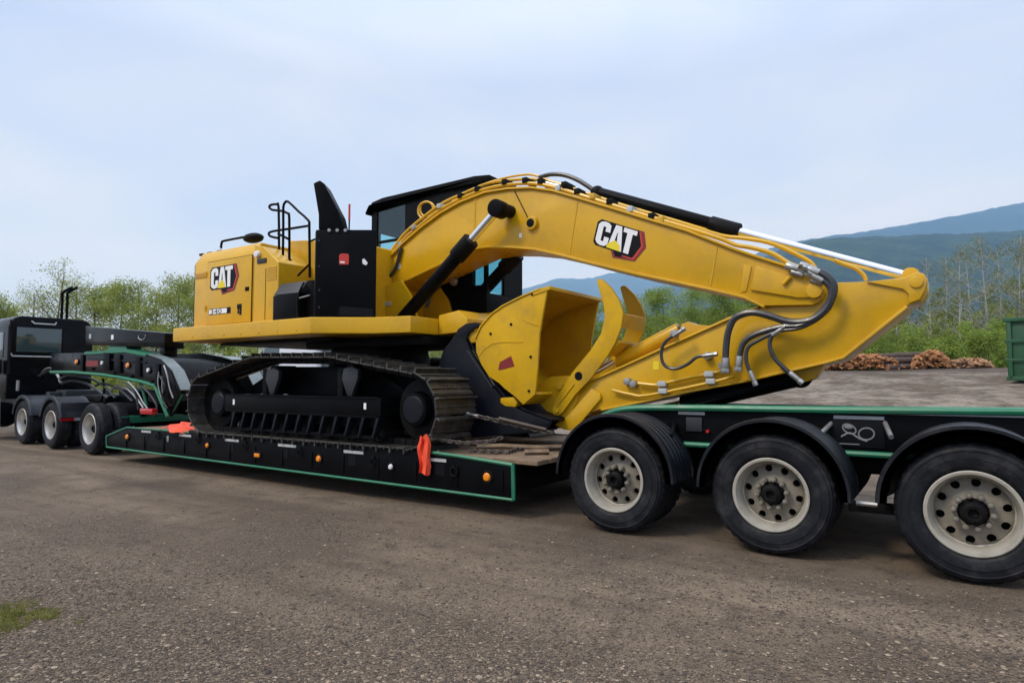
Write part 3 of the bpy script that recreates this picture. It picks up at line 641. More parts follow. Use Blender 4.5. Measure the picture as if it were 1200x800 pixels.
# ---- tracks
cl, crr, rad = (-9.62, 1.10), (-5.36, 1.10), 0.46
def track_path():
    pts = []
    def arc(c, a0, a1, n=14): return [(c[0]+rad*math.cos(R(a)), c[1]+rad*math.sin(R(a))) for a in np.linspace(a0, a1, n)]
    pts += arc(cl, 270, 122); pts += [(-8.62,1.76),(-8.45,1.795)] ; pts += [(-6.75,1.765),(-6.6,1.74)] ; pts += arc(crr, 68, -90)
    pts = [(x, max(z, .64)) for x, z in pts]
    pts.append(pts[0]); return pts
def resample(pts, n):
    L_ = [0]
    for a, b in zip(pts[:-1], pts[1:]): L_.append(L_[-1]+math.dist(a, b))
    tot = L_[-1]; r = []
    for k in range(n):
        s = tot*k/n; i = max(j for j in range(len(L_)) if L_[j] <= s+1e-9); i = min(i, len(pts)-2)
        f = (s-L_[i])/max(1e-9, L_[i+1]-L_[i]); r.append((pts[i][0]+(pts[i+1][0]-pts[i][0])*f, pts[i][1]+(pts[i+1][1]-pts[i][1])*f))
    return r, tot
tp = track_path(); NSH = 50; sp, tot = resample(tp, NSH); pitch = tot/NSH
sh = MB().box(-pitch*.47, pitch*.45, 0, TY1-TY0, 0, .018)
for q, hh_, w_ in ((-.42,.075,.013), (.02,.036,.010), (.33,.030,.010)): sh.box(q*pitch-w_, q*pitch+w_, .002, TY1-TY0-.002, .0182, hh_)
for yb in (.25,.33,.42,.50): sh.cyl((-.12*pitch,yb,.018),(-.12*pitch,yb,.030),.014,.013,6)
shm = sh.mesh('track_shoe', SHOE, .003, seg=1)
lk = MB().box(-pitch*.46, pitch*.46, .27, .31, -.075, -.001).box(-pitch*.46, pitch*.46, .43, .47, -.075, -.001).cyl((0,.26,-.04),(0,.48,-.04),.022,.022,8)
lkm = lk.mesh('track_link', BLKD)
def track(y0, name):
    # part: the roller frame, which carries the shoes as its sub-parts
    s = 1 if y0 < YC else -1
    o0 = y0 if s > 0 else y0 + (TY1-TY0)
    Y = lambda d: o0 + s*d
    def bx(x0,x1,d0,d1,z0,z1): return (x0,x1,min(Y(d0),Y(d1)),max(Y(d0),Y(d1)),z0,z1)
    fb = MB().box(*bx(-9.15,-5.85,.06,.60,1.00,1.24)).box(*bx(-9.10,-5.9,.14,.60,.86,1.0))
    tr = fb.build(name, BLK, ex, .01)
    for i in range(NSH):
        a = Vector(sp[i-1]); b = Vector(sp[(i+1) % NSH]); e = (b-a).normalized(); ang = math.atan2(e.y, e.x)
        M = Matrix.Translation((sp[i][0], y0, sp[i][1])) @ Matrix.Rotation(-ang, 4, 'Y') @ Matrix.Translation((0,0,-.016))
        inst(shm, 'track_shoe', tr, M); inst(lkm, 'track_link', tr, M)
    MB().slab((0,Y(.52),0),(1,0,0),(0,0,1),(0,s,0),[(-9.2,1.245),(-9.2,1.35),(-8.5,1.66),(-6.6,1.64),(-5.9,1.35),(-5.9,1.245)],0,.05).build('daylight_stop_plate', BLK, tr, .005)  # added dark plate, keeps daylight from showing through the track
    MB().box(*bx(-9.12,-5.88,.045,.07,1.225,1.25)).build('guard_flange', BLK, tr); MB().box(*bx(-9.1,-5.9,.045,.12,.985,1.01)).build('guard_flange', BLK, tr)
    MB().box(*bx(-9.1,-5.9,.08,.14,.72,.76)).build('guard_flange', BLK, tr)
    for k in range(13):
        x = -9.0+k*.25; mb = MB().slab((x,Y(.05),.745),(.045,0,0),(.09,0,.25),(0,s,0),[(0,0),(1,0),(1,1),(0,1)],0,.1); mb.build('guard_rib', NAVY, tr, .008)
    for cx, nm in ((cl[0],'idler_wheel'), (crr[0],'sprocket')):
        MB().cyl((cx,Y(.28),1.1),(cx,Y(.48),1.1),.385,.385,30).build(nm, BLKD, tr, .02)
        cv = MB().cyl((cx+(.12 if cx < -8 else -.04),Y(.17),1.10),(cx+(.12 if cx < -8 else -.04),Y(.28),1.10),.20,.23,28).build('drive_cover', BLK, tr, .02)
        MB().cyl((cx+(.12 if cx < -8 else -.04),Y(.15),1.10),(cx+(.12 if cx < -8 else -.04),Y(.169),1.10),.155,.175,28).build('cover_plate', NAVY, cv, .006)
    for k in range(7):
        x = -8.9+k*.48; MB().cyl((x,Y(.2),.79),(x,Y(.55),.79),.11,.11,18).build('track_roller', BLKD, tr, .01)
    for x in (-8.15,-6.52):
        MB().cyl((x,Y(.18),1.56),(x,Y(.55),1.56),.11,.11,18).build('carrier_roller', BLKD, tr, .01)
        MB().slab((x,Y(.14),1.42),(1,0,0),(0,0,1),(0,s,0),[(-.02,-.17),(.06,-.17),(.17,.06),(.17,.17),(.06,.21),(-.10,.19),(-.13,.05)],0,.06).build('roller_bracket', GREY, tr, .01)
        MB().box(*bx(x-.28,x-.18,.2,.5,1.24,1.62)).build('carrier_post', BLKD, tr, .01)
    for x in (-8.92, -6.12): MB().box(*bx(x-.022,x+.022,.057,.06,1.09,1.17)).build('sticker', WHT, tr)
    return tr
track(TY0, 'near_track' if False else 'track'); track(2*YC-TY1, 'track')
MB().prismz([(-8.6,6.48),(-8.2,6.48),(-7.9,6.62),(-6.9,6.62),(-6.6,6.48),(-6.2,6.48),(-6.2,8.12),(-6.6,8.12),(-6.9,7.98),(-7.9,7.98),(-8.2,8.12),(-8.6,8.12)], 1.02, 1.62).build('car_body', BLK, ex, .03)
MB().cyl((-7.4,YC,1.6),(-7.4,YC,2.06),.80,.72,40).build('slew_ring', BLKD, ex, .02)
MB().box(-8.2,-5.8,6.5,8.1,1.93,2.055).build('belly_guard', BLKD, ex, .03)
# ---- platform
PZ0, PZ1 = 2.07, 2.29
MB().prismz([(-10.35,5.60),(-6.98,5.60),(-6.30,6.08),(-5.75,6.2),(-5.75,8.85),(-10.35,8.85)], PZ0+.0, PZ1).build('platform', YEL, ex, .018, seg=3)
MB().prismz([(-9.9,6.15),(-7.2,6.15),(-7.2,8.3),(-9.9,8.3)], PZ0-.05, PZ0-.003).build('belly_pan', BLKD, ex, .01)
# ---- engine house
HX0, HX1 = -10.2, -8.62
HY0, HY1 = 5.85, 8.72
MB().prismx([(HY0,PZ1+.003),(HY0,3.36),(HY0+.13,3.55),(HY1-.13,3.55),(HY1,3.36),(HY1,PZ1+.003)], HX0, HX1).build('engine_house', YEL, ex, .025, seg=3)
MB().prism([(HX1+.004,PZ1+.003),(HX1+.004,3.49),(-8.40,3.44),(-8.02,3.17),(-8.02,PZ1+.003)], HY0+.004, 7.2).build('side_housing', YEL, ex, .02, seg=3)
MB().prism([(HX1+.006,PZ1+.003),(HX1+.006,3.66),(-8.2,3.62),(-6.85,3.40),(-6.85,PZ1+.003)], 6.45, 7.70).build('hood', YEL, ex, .03, seg=3)
dpx = [(239.5,306.5),(293,298),(294.5,374.6),(242,379)]
d = [P3(a, b, HY0) for a, b in dpx]; dx0, dx1, dz0, dz1 = d[3].x, d[2].x, PZ1+.04, 3.335
door = MB().box(dx0, dx1, HY0-.016, HY0-.001, dz0, dz1).build('engine_door', YEL, ex, .006)
for r_ in (MB().box(dx0-.012,dx0,HY0-.004,HY0-.001,dz0,dz1), MB().box(dx1,dx1+.012,HY0-.004,HY0-.001,dz0,dz1), MB().box(dx0,dx1,HY0-.004,HY0-.001,dz1,dz1+.010)): r_.build('door_gap', BPR, ex)
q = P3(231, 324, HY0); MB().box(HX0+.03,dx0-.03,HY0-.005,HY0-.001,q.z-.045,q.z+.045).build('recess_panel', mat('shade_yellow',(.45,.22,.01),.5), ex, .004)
# counterweight lifting lugs, grille edge, horn, hand rail on the roof
for px in (227,236,247): 
    q = P3(px, 291, HY0+.25); MB().box(q.x+.25,q.x+.37,HY0+.2,HY0+.28,3.548,3.585).build('lifting_lug', BLKD, ex, .01)
tube(PL3([(259,291),(260,284),(264,282),(285,278)],HY0+.35), .02, 'roof_rail', BLK, ex)
q = P3(297,279,HY0+.42); mb = MB().ball((q.x,HY0+.42,q.z),.16,12,(1.35,.8,.5)); mb.build('exhaust_cowl', BLKD, ex)
q = P3(297,300,HY0); MB().cyl((-8.5,HY0-.0,3.33),(-8.5,HY0-.05,3.33),.055,.05,16).build('work_lamp', CLR, ex, .008)
MB().box(-8.52,-8.30,HY0-.012,HY0+.004,3.19,3.26).build('door_latch', GREY, ex, .01)
for z_ in (2.55,3.1): MB().cyl((dx0-.006,HY0-.022,z_),(dx0-.006,HY0-.022,z_+.09),.014,.014,8).build('door_hinge', YEL, ex)
MB().box(dx1-.14,dx1-.05,HY0-.028,HY0-.0165,2.80,2.86).build('door_handle', BLK, door, .008)
MB().box(HX0+.0,HX0+.012,HY0-.003,HY0-.0005,PZ1+.05,3.34).build('panel_seam', BPR, ex)
MB().box(-8.32,-8.31,HY0+.0005,HY0+.0035,PZ1+.05,3.1).build('panel_seam', BPR, ex)
for k in range(6): MB().box(-8.28+.0,-8.06,HY0-.004,HY0+.0035,2.92+k*.035,2.94+k*.035).build('louvre', YEL, ex)
for k in range(9): 
    x = -10.2+k*.42; MB().cyl((x,5.599,2.13),(x,5.592,2.13),.014,.013,8).build('platform_bolt', YEL, ex)
# ---- logos
def logo(parent, o, u, v, nrm, surf='logo', withtri=True):
    o, u, v, nrm = Vector(o), Vector(u), Vector(v), Vector(nrm)
    back = [(-.10,.15),(-.10,2.25),(.12,2.62),(2.50,2.62),(2.82,2.62),(3.10,1.2),(2.66,-.36),(1.45,-.66),(1.27,-.14),(.10,-.14)]
    ring = [(2.42,2.66),(2.90,2.66),(3.22,1.2),(2.74,-.46),(1.36,-.80),(1.16,-.17),(1.3,-.17),(1.5,-.62),(2.60,-.30),(2.98,1.2),(2.70,2.5)]
    lg = MB().slab(o,u,v,nrm,back,.0005,.003).build(surf, BPR, parent)
    MB().slab(o,u,v,nrm,ring,.0032,.0045).build('logo_edge', DKRED, lg)
    MB().slab(o,u,v,nrm,[(2.62,2.5),(2.70,2.5),(3.04,1.2),(2.64,-.34),(1.9,-.40),(1.9,-.28),(2.56,-.22),(2.92,1.2)],.0048,.0055).build('logo_line', REDP, lg)
    C_ = [(.02,.40),(.02,2.05),(.16,2.38),(.40,2.50),(.66,2.46),(.84,2.26),(.86,1.52),(.54,1.52),(.54,1.98),(.36,1.98),(.36,.48),(.54,.48),(.54,.98),(.86,.98),(.84,.28),(.66,.04),(.40,0),(.16,.12)]
    A1 = [(.86,.02),(1.12,2.5),(1.52,2.5),(1.80,.02),(1.46,.02),(1.42,.5),(1.40,.85),(1.34,1.75),(1.30,1.75),(1.24,.85),(1.2,.5),(1.16,.02)]
    T_ = [(1.66,2.5),(2.52,2.5),(2.52,2.04),(2.26,2.04),(2.26,.02),(1.92,.02),(1.92,2.04),(1.66,2.04)]
    for ch in (C_, A1, T_): MB().slab(o,u,v,nrm,ch,.0048,.006).build('logo_letter', WHT, lg)
    MB().slab(o,u,v,nrm,[(.80,.0),(1.72,.0),(1.64,.55),(1.3,.95),(.9,.5)],.0065,.0075).build('logo_triangle', YPR, lg)
    return lg
def q2(px, py, Y): return P3(px, py, Y)
hy = HY0-.016
tl, tr_, bl = q2(248.5,315.5,hy), q2(273.3,311.0,hy), q2(248.5,339.5,hy)
logo(door, q2(247.2,339.0,hy), Vector(((tr_-tl).x/2.45,0,0)), Vector((0,0,(tl-bl).z/2.5)), (0,-1,0), 'door_logo')
# model badge
a, b = q2(244.8,369.3,hy), q2(270.5,359.5,hy)
bd = MB().box(a.x, b.x, hy-.003, hy-.0005, a.z, b.z).build('model_badge', BPR, door)
def text_mesh(s, size, m, name, parent, M):
    cu = bpy.data.curves.new('t', 'FONT'); cu.body = s; cu.size = size; cu.extrude = .0006; cu.resolution_u = 2
    ob = bpy.data.objects.new('t', cu); COL.objects.link(ob); dg = bpy.context.evaluated_depsgraph_get(); me = bpy.data.meshes.new_from_object(ob.evaluated_get(dg))
    bpy.data.objects.remove(ob); me.materials.clear(); me.materials.append(m); o = bpy.data.objects.new(name, me); return place(o, parent, M)
hgt = b.z-a.z; MB().box(a.x+.01, b.x-.10, hy-.0045, hy-.0032, a.z+.010, b.z-.010).build('badge_field', WHT, bd)
text_mesh('340', hgt*1.05, BPR, 'badge_number', bd, Matrix.Translation((a.x+.04, hy-.0055, a.z+hgt*.14)) @ Matrix.Rotation(R(90),4,'X') @ Matrix.Diagonal(((b.x-a.x-.18)/(hgt*1.05*1.9),1,1,1)))
q = q2(281,361,hy)
mk = MB()
for dx, dz, w_, h_ in ((-.04,.03,.03,.035),(.02,.03,.03,.035),(-.035,-.04,.02,.045),(.022,-.05,.028,.055)): mk.box(q.x+dx-w_,q.x+dx+w_,hy-.002,hy-.0005,q.z+dz-h_,q.z+dz+h_)
mk.build('warning_decal', BPR, door)
# ---- battery box, steps, hand rails
bb = PL([(322.5,373.5),(321.5,342),(324,327),(350,325),(372,325),(372,371)], 5.74)
MB().box(-7.98, -7.38, 5.74, 6.40, PZ1+.004, 2.66).build('battery_box', BLK, ex, .02)
MB().prismx([(5.74,2.664),(5.86,2.84),(6.40,2.84),(6.40,2.664)], -7.97, -7.39).build('battery_cover', GREY, ex, .015)
MB().prism([(-7.36,PZ1+.004),(-7.36,2.84),(-7.25,2.84),(-7.10,2.55),(-7.10,PZ1+.004)], 5.84, 6.4).build('step_housing', BLK, ex, .015)
tube([(-7.40,5.73,PZ1),(-7.40,5.72,2.6),(-7.32,5.76,2.8)], .014, 'grab_iron', BLKD, ex); tube([(-7.36,5.72,2.58),(-7.12,5.70,2.6)], .012, 'latch_rod', STEEL, ex, smooth=0)
def rail(pts, Y, r=.019, name='hand_rail'): tube(PL3(pts, Y), r, name, BLK, ex, 8, 2)
rail([(327,327),(327,290),(326.5,243),(324,239.5),(318,240),(315.5,242.5),(319,246),(329,247),(337,250),(339,256),(339,305)], 6.15)
rail([(331.5,303),(332,262),(332,243),(334,237.5),(338,236.5),(350,248),(361,258),(362.5,268),(363,325)], 6.10)
rail([(326,279),(317,277),(315,273.5),(320,271),(340,268),(362,264.5)], 6.12); rail([(326,274),(338,280)], 6.12); rail([(363,309),(349,323)], 6.1, .015); rail([(363,283),(370,280)], 6.1, .015)
for px in (328,331.5,339): 
    q = P3(px, 304, 6.13); MB().cyl(q, q+Vector((0,0,-.05)), .035,.035,10).build('rail_socket', BLK, ex)
# ---- tall black storage box with deflector
TB = [(-7.06,5.72),(-6.97,5.66),(-6.30,6.12),(-6.72,6.52),(-7.06,6.35)]
MB().prismz(TB, PZ1+.004, 3.47).build('storage_box', BLK, ex, .018)
e1 = Vector((-6.30+6.97, 6.12-5.66, 0)).normalized(); nb = Vector((e1.y, -e1.x, 0))
def onbox(px, py):      # point on the slanted box front
    dd = ray(px, py); o_ = Vector((-6.97,5.66,0)); t_ = (o_ - Vector((0,0,CAM_H))).dot(nb)/dd.dot(nb); return Vector((0,0,CAM_H)) + dd*t_
pts = [onbox(*q) for q in ((373,251),(367,214.5),(374.5,211),(380,215),(398,250),(402.5,269),(373,269))]
mb = MB(); n_ = len(pts); back_ = [p_ - nb*.34 for p_ in pts]; mb.add(pts+back_, [tuple(range(n_)), tuple(range(2*n_-1,n_-1,-1))]+[(i,(i+1)%n_,n_+(i+1)%n_,n_+i) for i in range(n_)])
mb.build('exhaust_deflector', BLK, ex, .02)
def boxdecal(quad, m, name, d=.003):
    pp = [onbox(*q) + nb*.001 for q in quad]; k = len(pp); mb = MB().add(pp+[p_+nb*d for p_ in pp], [tuple(range(k)), tuple(range(2*k-1,k-1,-1))]+[(i,(i+1)%k,k+(i+1)%k,k+i) for i in range(k)]); return mb.build(name, m, ex)
boxdecal([(397.5,299),(400,297),(408,297.5),(409,300),(408.5,310),(397.5,310)], REDP, 'fire_extinguisher_decal')
boxdecal([(398.5,306),(404,306.5),(404,308.5),(398.5,308)], WHT, 'decal_text', .0045)
boxdecal([(424.5,304),(427,303),(431,308),(429,311),(425,309)], WHT, 'lock_decal')
boxdecal([(397,363),(399,358.5),(437,362),(438,371),(397,369)], BPR, 'box_vent', .004)
for px in (386,395.5,405): 
    q = onbox(px, 270); MB().cyl(q, q+nb*.02, .024,.022,12).build('bolt', STEEL, ex)
for py in (282,312,340,360):
    q = onbox(374, py); MB().cyl(q, q+nb*.012, .014,.013,8).build('bolt', GREY, ex)
q = onbox(407, 268) - nb*.1; MB().cyl(q, q+Vector((0,0,.14)), .010,.010,8).build('marker_pole', BLK, ex); MB().cyl(q+Vector((0,0,.14)), q+Vector((0,0,.36)), .014,.014,8).build('marker_flag_tip', REDP, ex)
# ---- cab on the far side
CY0, CY1, CXR, CXF, CZ0, CZ1 = 7.74, 8.76, -8.10, -5.66, 2.46, 4.42
cabpart = MB().box(CXR, CXF, CY0, CY1, CZ0, CZ0+.30).build('cab', BLK, ex, .02)
def bar(x0,x1,y0,y1,z0,z1,name='cab_pillar',bv=.012): return MB().box(x0,x1,y0,y1,z0,z1).build(name, BLK, cabpart, bv)
wa, wb = P3(442,243,CY0), P3(474,296,CY0); WX = P3(553,330,CY0).x; WY = PX3(591,330,CXF).y
for yy_ in (CY0, CY1-.10):
    bar(CXR, wa.x, yy_, yy_+.10, CZ0+.3, CZ1); bar(CXF-.06, CXF, yy_, yy_+.06, CZ0+.3, CZ1)
bar(wb.x, WX, CY0, CY0+.10, CZ0+.3, CZ1, 'side_panel'); bar(wa.x+.003, wb.x-.003, CY0+.003, CY0+.09, CZ0+.3, wb.z, 'side_panel'); bar(wa.x+.003, wb.x-.003, CY0+.003, CY0+.09, wa.z, CZ1, 'side_panel')
bar(WX+.003, CXF-.063, CY0+.003, CY0+.06, CZ0+.3, CZ0+.42, 'side_panel'); bar(wb.x, wb.x+.1, CY1-.1, CY1, CZ0+.3, CZ1); bar(CXR+.003, CXR+.05, CY0+.103, CY1-.103, 3.98, CZ1, 'rear_panel'); bar(CXR+.003, CXR+.05, CY0+.103, CY1-.103, CZ0+.3, 3.42, 'rear_panel'); bar(CXR+.4, CXR+.46, CY0+.3, CY0+.42, 3.7, 4.2, 'headrest')
MB().prism([(CXR-.10,CZ1-.14),(CXR-.10,CZ1-.10),(CXR+.06,CZ1+.05),(CXR+.3,CZ1+.09),(CXF-.2,CZ1+.12),(CXF+.08,CZ1+.09),(CXF+.08,CZ1+.003),(CXR-.01,CZ1+.003),(CXR-.05,CZ1-.05)], CY0-.05, CY1+.05).build('cab_roof', BLK, cabpart, .02)
MB().box(CXR+.2, CXR+.6, CY0+.1, CY0+.6, CZ1+.06, CZ1+.16).build('roof_hatch', BLKD, cabpart, .03)
MB().box(wa.x, wb.x, CY0+.02, CY0+.03, wb.z, wa.z).build('window_pane', GLASS, cabpart); MB().box(WX+.003, CXF-.063, CY0+.02, CY0+.03, CZ0+.42, CZ1).build('window_pane', GLASS, cabpart)
MB().box(wa.x+.02, wb.x-.02, CY0+.005, CY0+.05, (wa.z+wb.z)/2-.20, (wa.z+wb.z)/2-.16).build('window_bar', BLK, cabpart)
MB().box(wa.x, wb.x, CY1-.03, CY1-.02, CZ0+.6, CZ1-.1).build('window_pane', GLASS, cabpart); MB().box(wb.x+.1, CXF-.13, CY1-.03, CY1-.02, CZ0+.32, CZ1-.05).build('window_pane', GLASS, cabpart)
MB().box(CXF-.03, CXF-.02, CY0+.065, WY, CZ0+.32, CZ1-.02).build('windscreen', GLASS, cabpart)
MB().box(CXF-.06, CXF+.0, WY+.003, CY1-.064, CZ0+.3, CZ1-.001).build('windscreen_guard', BLK, cabpart)
MB().box(-7.6,-7.0,8.0,8.5,CZ0+.3,CZ0+.75).box(-7.65,-7.5,8.0,8.5,CZ0+.7,CZ0+1.45).build('driver_seat', BLKD, cabpart, .05)
q = P3(603,322,CY1-.3); MB().box(CXF+.001,CXF+.004,8.47,8.55,3.36,3.52).build('cab_sticker', WHT, cabpart)
MB().box(CXF+.0,CXF+.006,8.5,8.58,3.9,4.0).build('cab_sticker', REDP, cabpart)
# ---- cab riser and boom foot on the platform front
MB().prism([(-6.9,PZ1+.003),(-6.9,CZ0-.01),(-5.55,CZ0-.01),(-5.42,CZ0-.10),(-5.42,PZ0),(-5.748,PZ0)], 7.72, 8.80).build('cab_riser', YEL, ex, .015)
MB().prism([(-5.745,PZ0+.005),(-5.745,PZ1+.05),(-5.4,PZ1+.1),(-5.25,PZ1-.02),(-5.25,PZ0+.03)], 6.75, 7.70).build('front_frame', YEL, ex, .015)
ft = PL([(430,345),(470,328),(481,345),(486,365),(503,392),(430,392)], 6.86)
for y_ in (6.84, 7.70): MB().prism(ft, y_, y_+.06).build('boom_foot_bracket', YEL, ex, .01)
q = P3(454,356,6.84); MB().box(q.x-.08,q.x+.08,6.832,6.839,q.z-.03,q.z+.03).build('name_plate', GRYP, ex, .004)
q = P3(530,376,7.72); MB().cyl((q.x,7.70,q.z),(q.x,7.68,q.z),.07,.07,18).build('pin_hole', BPR, ex)

# ---- boom
BY0, BY1 = 6.97, 7.63
up_px = [(430,340),(436,324),(443,316),(465.6,295),(472.5,287),(495,267.6),(517.5,251),(540,238.4),(569,227),(596,222.6),(623,221.5),(648,225),(675,232.8),(715.5,245),(761,259),(805,272),(861,294),(891,304),(930,316),(955,326)]
tip_px = [(963,333),(967,342),(963,351),(953,357)]
lo_px = [(897,358),(874,347),(830.7,337),(791.7,328.7),(748,320),(694,307),(660,298),(628.5,291),(600,288.5),(571,288.5),(552,292),(515.5,309.5),(479,326.6),(455,337),(448,358),(438,366),(430,360)]
bpoly = PL(up_px+tip_px+lo_px, BY0)
boom = MB().prism(bpoly, BY0, BY1).build('boom', YEL, ex, .008, 25)
mb = MB(); strip(mb, PL(up_px[2:-1], BY0), .028, BY0-.035, BY1+.035); mb.build('boom_top_plate', YEL, boom, .004, 60)
mb = MB(); strip(mb, PL(lo_px[:-3], BY0), .028, BY0-.035, BY1+.035); mb.build('boom_bottom_plate', YEL, boom, .004, 60)
# end casting with raised pads
MB().prism(PL([(886,312),(928,324),(953,330),(960,340),(955,349),(935,349),(880,340)], BY0), BY0-.03, BY0-.001).build('boom_end_casting', YEL, boom, .012)
MB().prism(PL([(872,310),(881,312),(875,341),(868,343)], BY0), BY0-.012, BY0-.001).build('weld_band', YEL, boom, .004)
q = P3(955,341,BY0); MB().cyl((q.x,BY0-.06,q.z),(q.x,BY1+.06,q.z),.075,.075,24).build('stick_pin', YEL, boom, .01)
q = P3(585.5,243.5,6.72); MB().cyl((q.x,6.66,q.z),(q.x,BY0+.01,q.z),.075,.085,24).build('cylinder_pin', BLKD, boom, .012)
q = P3(624,262,BY0); mb = MB().cyl((q.x,BY0-.05,q.z),(q.x,BY0+.01,q.z),.085,.095,24); pb = mb.build('pin_boss', YEL, boom, .01); MB().cyl((q.x,BY0-.06,q.z),(q.x,BY0-.049,q.z),.055,.055,20).build('boss_cap', BLKD, pb, .006)
tube([P3(603,224,BY0-.01), P3(619,256,BY0-.01)], .006, 'grease_line', BLKD, boom, 6, 0)
tl, tr_, bl = q2(703,257.6,BY0), q2(746.5,271.0,BY0), q2(696.5,285,BY0)
logo(boom, bl, (tr_-tl)/2.45, (tl-bl)/2.5*1.0, (0,-1,0), 'boom_logo')
for qd in ([(556,232),(558,232),(556,288),(554,288)], [(676,236),(677.6,236.5),(668,297.5),(666.4,297)], [(840,288),(841.5,288.5),(833,335),(831.5,334.6)]):
    MB().prism(PL(qd, BY0), BY0-.006, BY0-.0005).build('weld_seam', YEL, boom)
for px, py, w_, h_, m in ((610,276,.02,.03,WHT),(468,312,.03,.04,WHT)):
    q = P3(px,py,BY0); MB().box(q.x-w_,q.x+w_,BY0-.003,BY0-.0005,q.z-h_,q.z+h_).build('warning_label', m, boom)
# pipes along the boom back
pipe1 = [(446,319),(470,284),(495,262),(517,245),(540,233),(569,221.5),(596,216.5),(623,215),(648,219),(675,227),(715,239.5),(761,254),(805,267),(845,280),(862,287),(880,290),(905,297),(925,309),(940,314)]
pipe2 = [(448,310),(472,276),(497,254),(519,238),(545,226),(572,215),(600,211),(625,210),(650,214),(680,224),(715,236),(761,250),(805,263),(845,276),(870,279),(900,284),(925,294),(948,306),(955,314)]
pipe3 = [(530,236),(560,219),(590,209),(618,204.5),(632,207),(645,212),(665,219),(695,229),(740,242),(800,259),(850,275)]
tube(PL3(pipe1, BY0+.02), .024, 'oil_pipe', YEL, boom); tube(PL3(pipe2, BY0+.18), .022, 'oil_pipe', YEL, boom); tube(PL3(pipe3, BY0+.30), .016, 'oil_pipe', YEL, boom)
tube(PL3([(432,328),(443,329),(455,325),(463,315),(467,303),(470,290)], BY0-.03), .026, 'boom_hose', HOSE, boom); tube(PL3([(632,208),(645,204.5),(660,205),(675,210),(690,219),(702,228)], BY0+.3), .03, 'boom_hose', HOSE, boom)
tube([P3(500+10*math.cos(a), 247+10.5*math.sin(a), BY0+.22) for a in np.linspace(0, 6.2832, 20)], .017, 'pipe_loop', YEL, boom, 6, 0); tube([P3(500+7.5*math.cos(a), 245+9*math.sin(a), BY0+.36) for a in np.linspace(0, 6.2832, 20)], .014, 'pipe_loop', YEL, boom, 6, 0)
for px, py, m in ((470,288,STEEL),(486,268,STEEL),(516,243,GRYP),(540,231,BLKD),(560,223,BLKD),(592,215,BLKD),(616,213,BLKD),(634,214,BLKD),(655,222,GRYP),(662,218,BLKD),(677,226,BLKD),(695,232,YEL),(715,238,BLKD),(739,247,GRYP),(764,255,BLKD),(775,259,YEL)):
    q = P3(px, py, BY0+.02); MB().box(q.x-.035,q.x+.035,BY0-.02,BY0+.24,q.z-.02,q.z+.05).build('pipe_clamp', m, boom, .008)
for a, b in (((638,214),(655,218)),((640,219),(672,228))): MB().cyl(P3(*a,BY0+.08), P3(*b,BY0+.08), .022,.022,10).build('pipe_fitting', STEEL, boom)
for px, py, r_ in ((928,313,.045),(945,312,.035),(934,320,.035),(957,330,.03)):
    q = P3(px, py, BY0-.06); MB().cyl(q+Vector((-.05,0,.02)), q+Vector((.06,-.01,-.03)), r_, r_*.85, 12).build('hose_coupling', STEEL, boom, .006)
MB().cyl(P3(918,333,BY0-.05), P3(926,324,BY0-.05), .022,.022,10).build('valve_lever', YEL, boom)
# ---- stick cylinder on the boom back
sc0, sc1, sc2 = P3(700,226,YC), P3(864,271,YC), P3(1068,325,YC)
cyl_ = MB().cyl(sc0, sc1, .075, .075, 24).build('stick_cylinder', BLK, ex, .01)
dd = (sc1-sc0).normalized(); MB().cyl(sc1-dd*.32, sc1+dd*.02, .092,.092,24).build('cylinder_gland', BLKD, cyl_, .012); MB().cyl(sc1, sc2, .046,.046,20).build('piston_rod', CHR, cyl_)
MB().ball(sc0, .09, 12).build('cylinder_eye', BLKD, cyl_); MB().cyl(sc2+Vector((0,-.16,0)), sc2+Vector((0,.16,0)), .075,.075,20).build('rod_eye', YEL, cyl_, .01)
# ---- boom cylinders
for Y_, top_, bot_, full in ((6.74,(584,245),(466,380),True), (7.86,None,None,False)):
    if full: a, b = P3(*top_,Y_), P3(*bot_,Y_)
    else: a, b = Vector((A_.x,Y_,A_.z)), Vector((B_.x,Y_,B_.z))
    A_, B_ = a, b; dv = (b-a); L_ = dv.length; dv.normalize(); k = a+dv*.62
    bc = MB().cyl(k, b, .092,.092,24).build('boom_cylinder', BLK, ex, .01)
    MB().cyl(k-dv*.06, k+dv*.26, .118,.118,24).build('cylinder_gland', BLKD, bc, .012); MB().cyl(a, k, .055,.055,20).build('piston_rod', CHR, bc); MB().cyl(a+Vector((0,-.09,0)), a+Vector((0,.1,0)), .115,.115,24).build('rod_eye', BLK, bc, .012)
    MB().cyl(b+Vector((0,-.09,0)), b+Vector((0,.09,0)), .12,.12,24).build('cylinder_eye', BLK, bc, .012)
    MB().cyl(k+dv*.3+Vector((-.06,0,-.10)), b-dv*.3+Vector((-.06,0,-.10)), .024,.024,8).build('oil_pipe', BLK, bc)
for pts in ([(490,372),(500,385),(512,382)],[(500,360),(505,345),(515,335)],[(476,378),(488,384),(496,378),(505,386)]): tube(PL3(pts, 7.1), .03, 'foot_hose', HOSE, ex, 6)
for px, py in ((533,330),(527,318),(536,318)): q = P3(px, py, 7.6); MB().cyl(q, q+Vector((0,-.06,0)), .07,.06,14).build('swivel_fitting', STEEL, ex, .01)
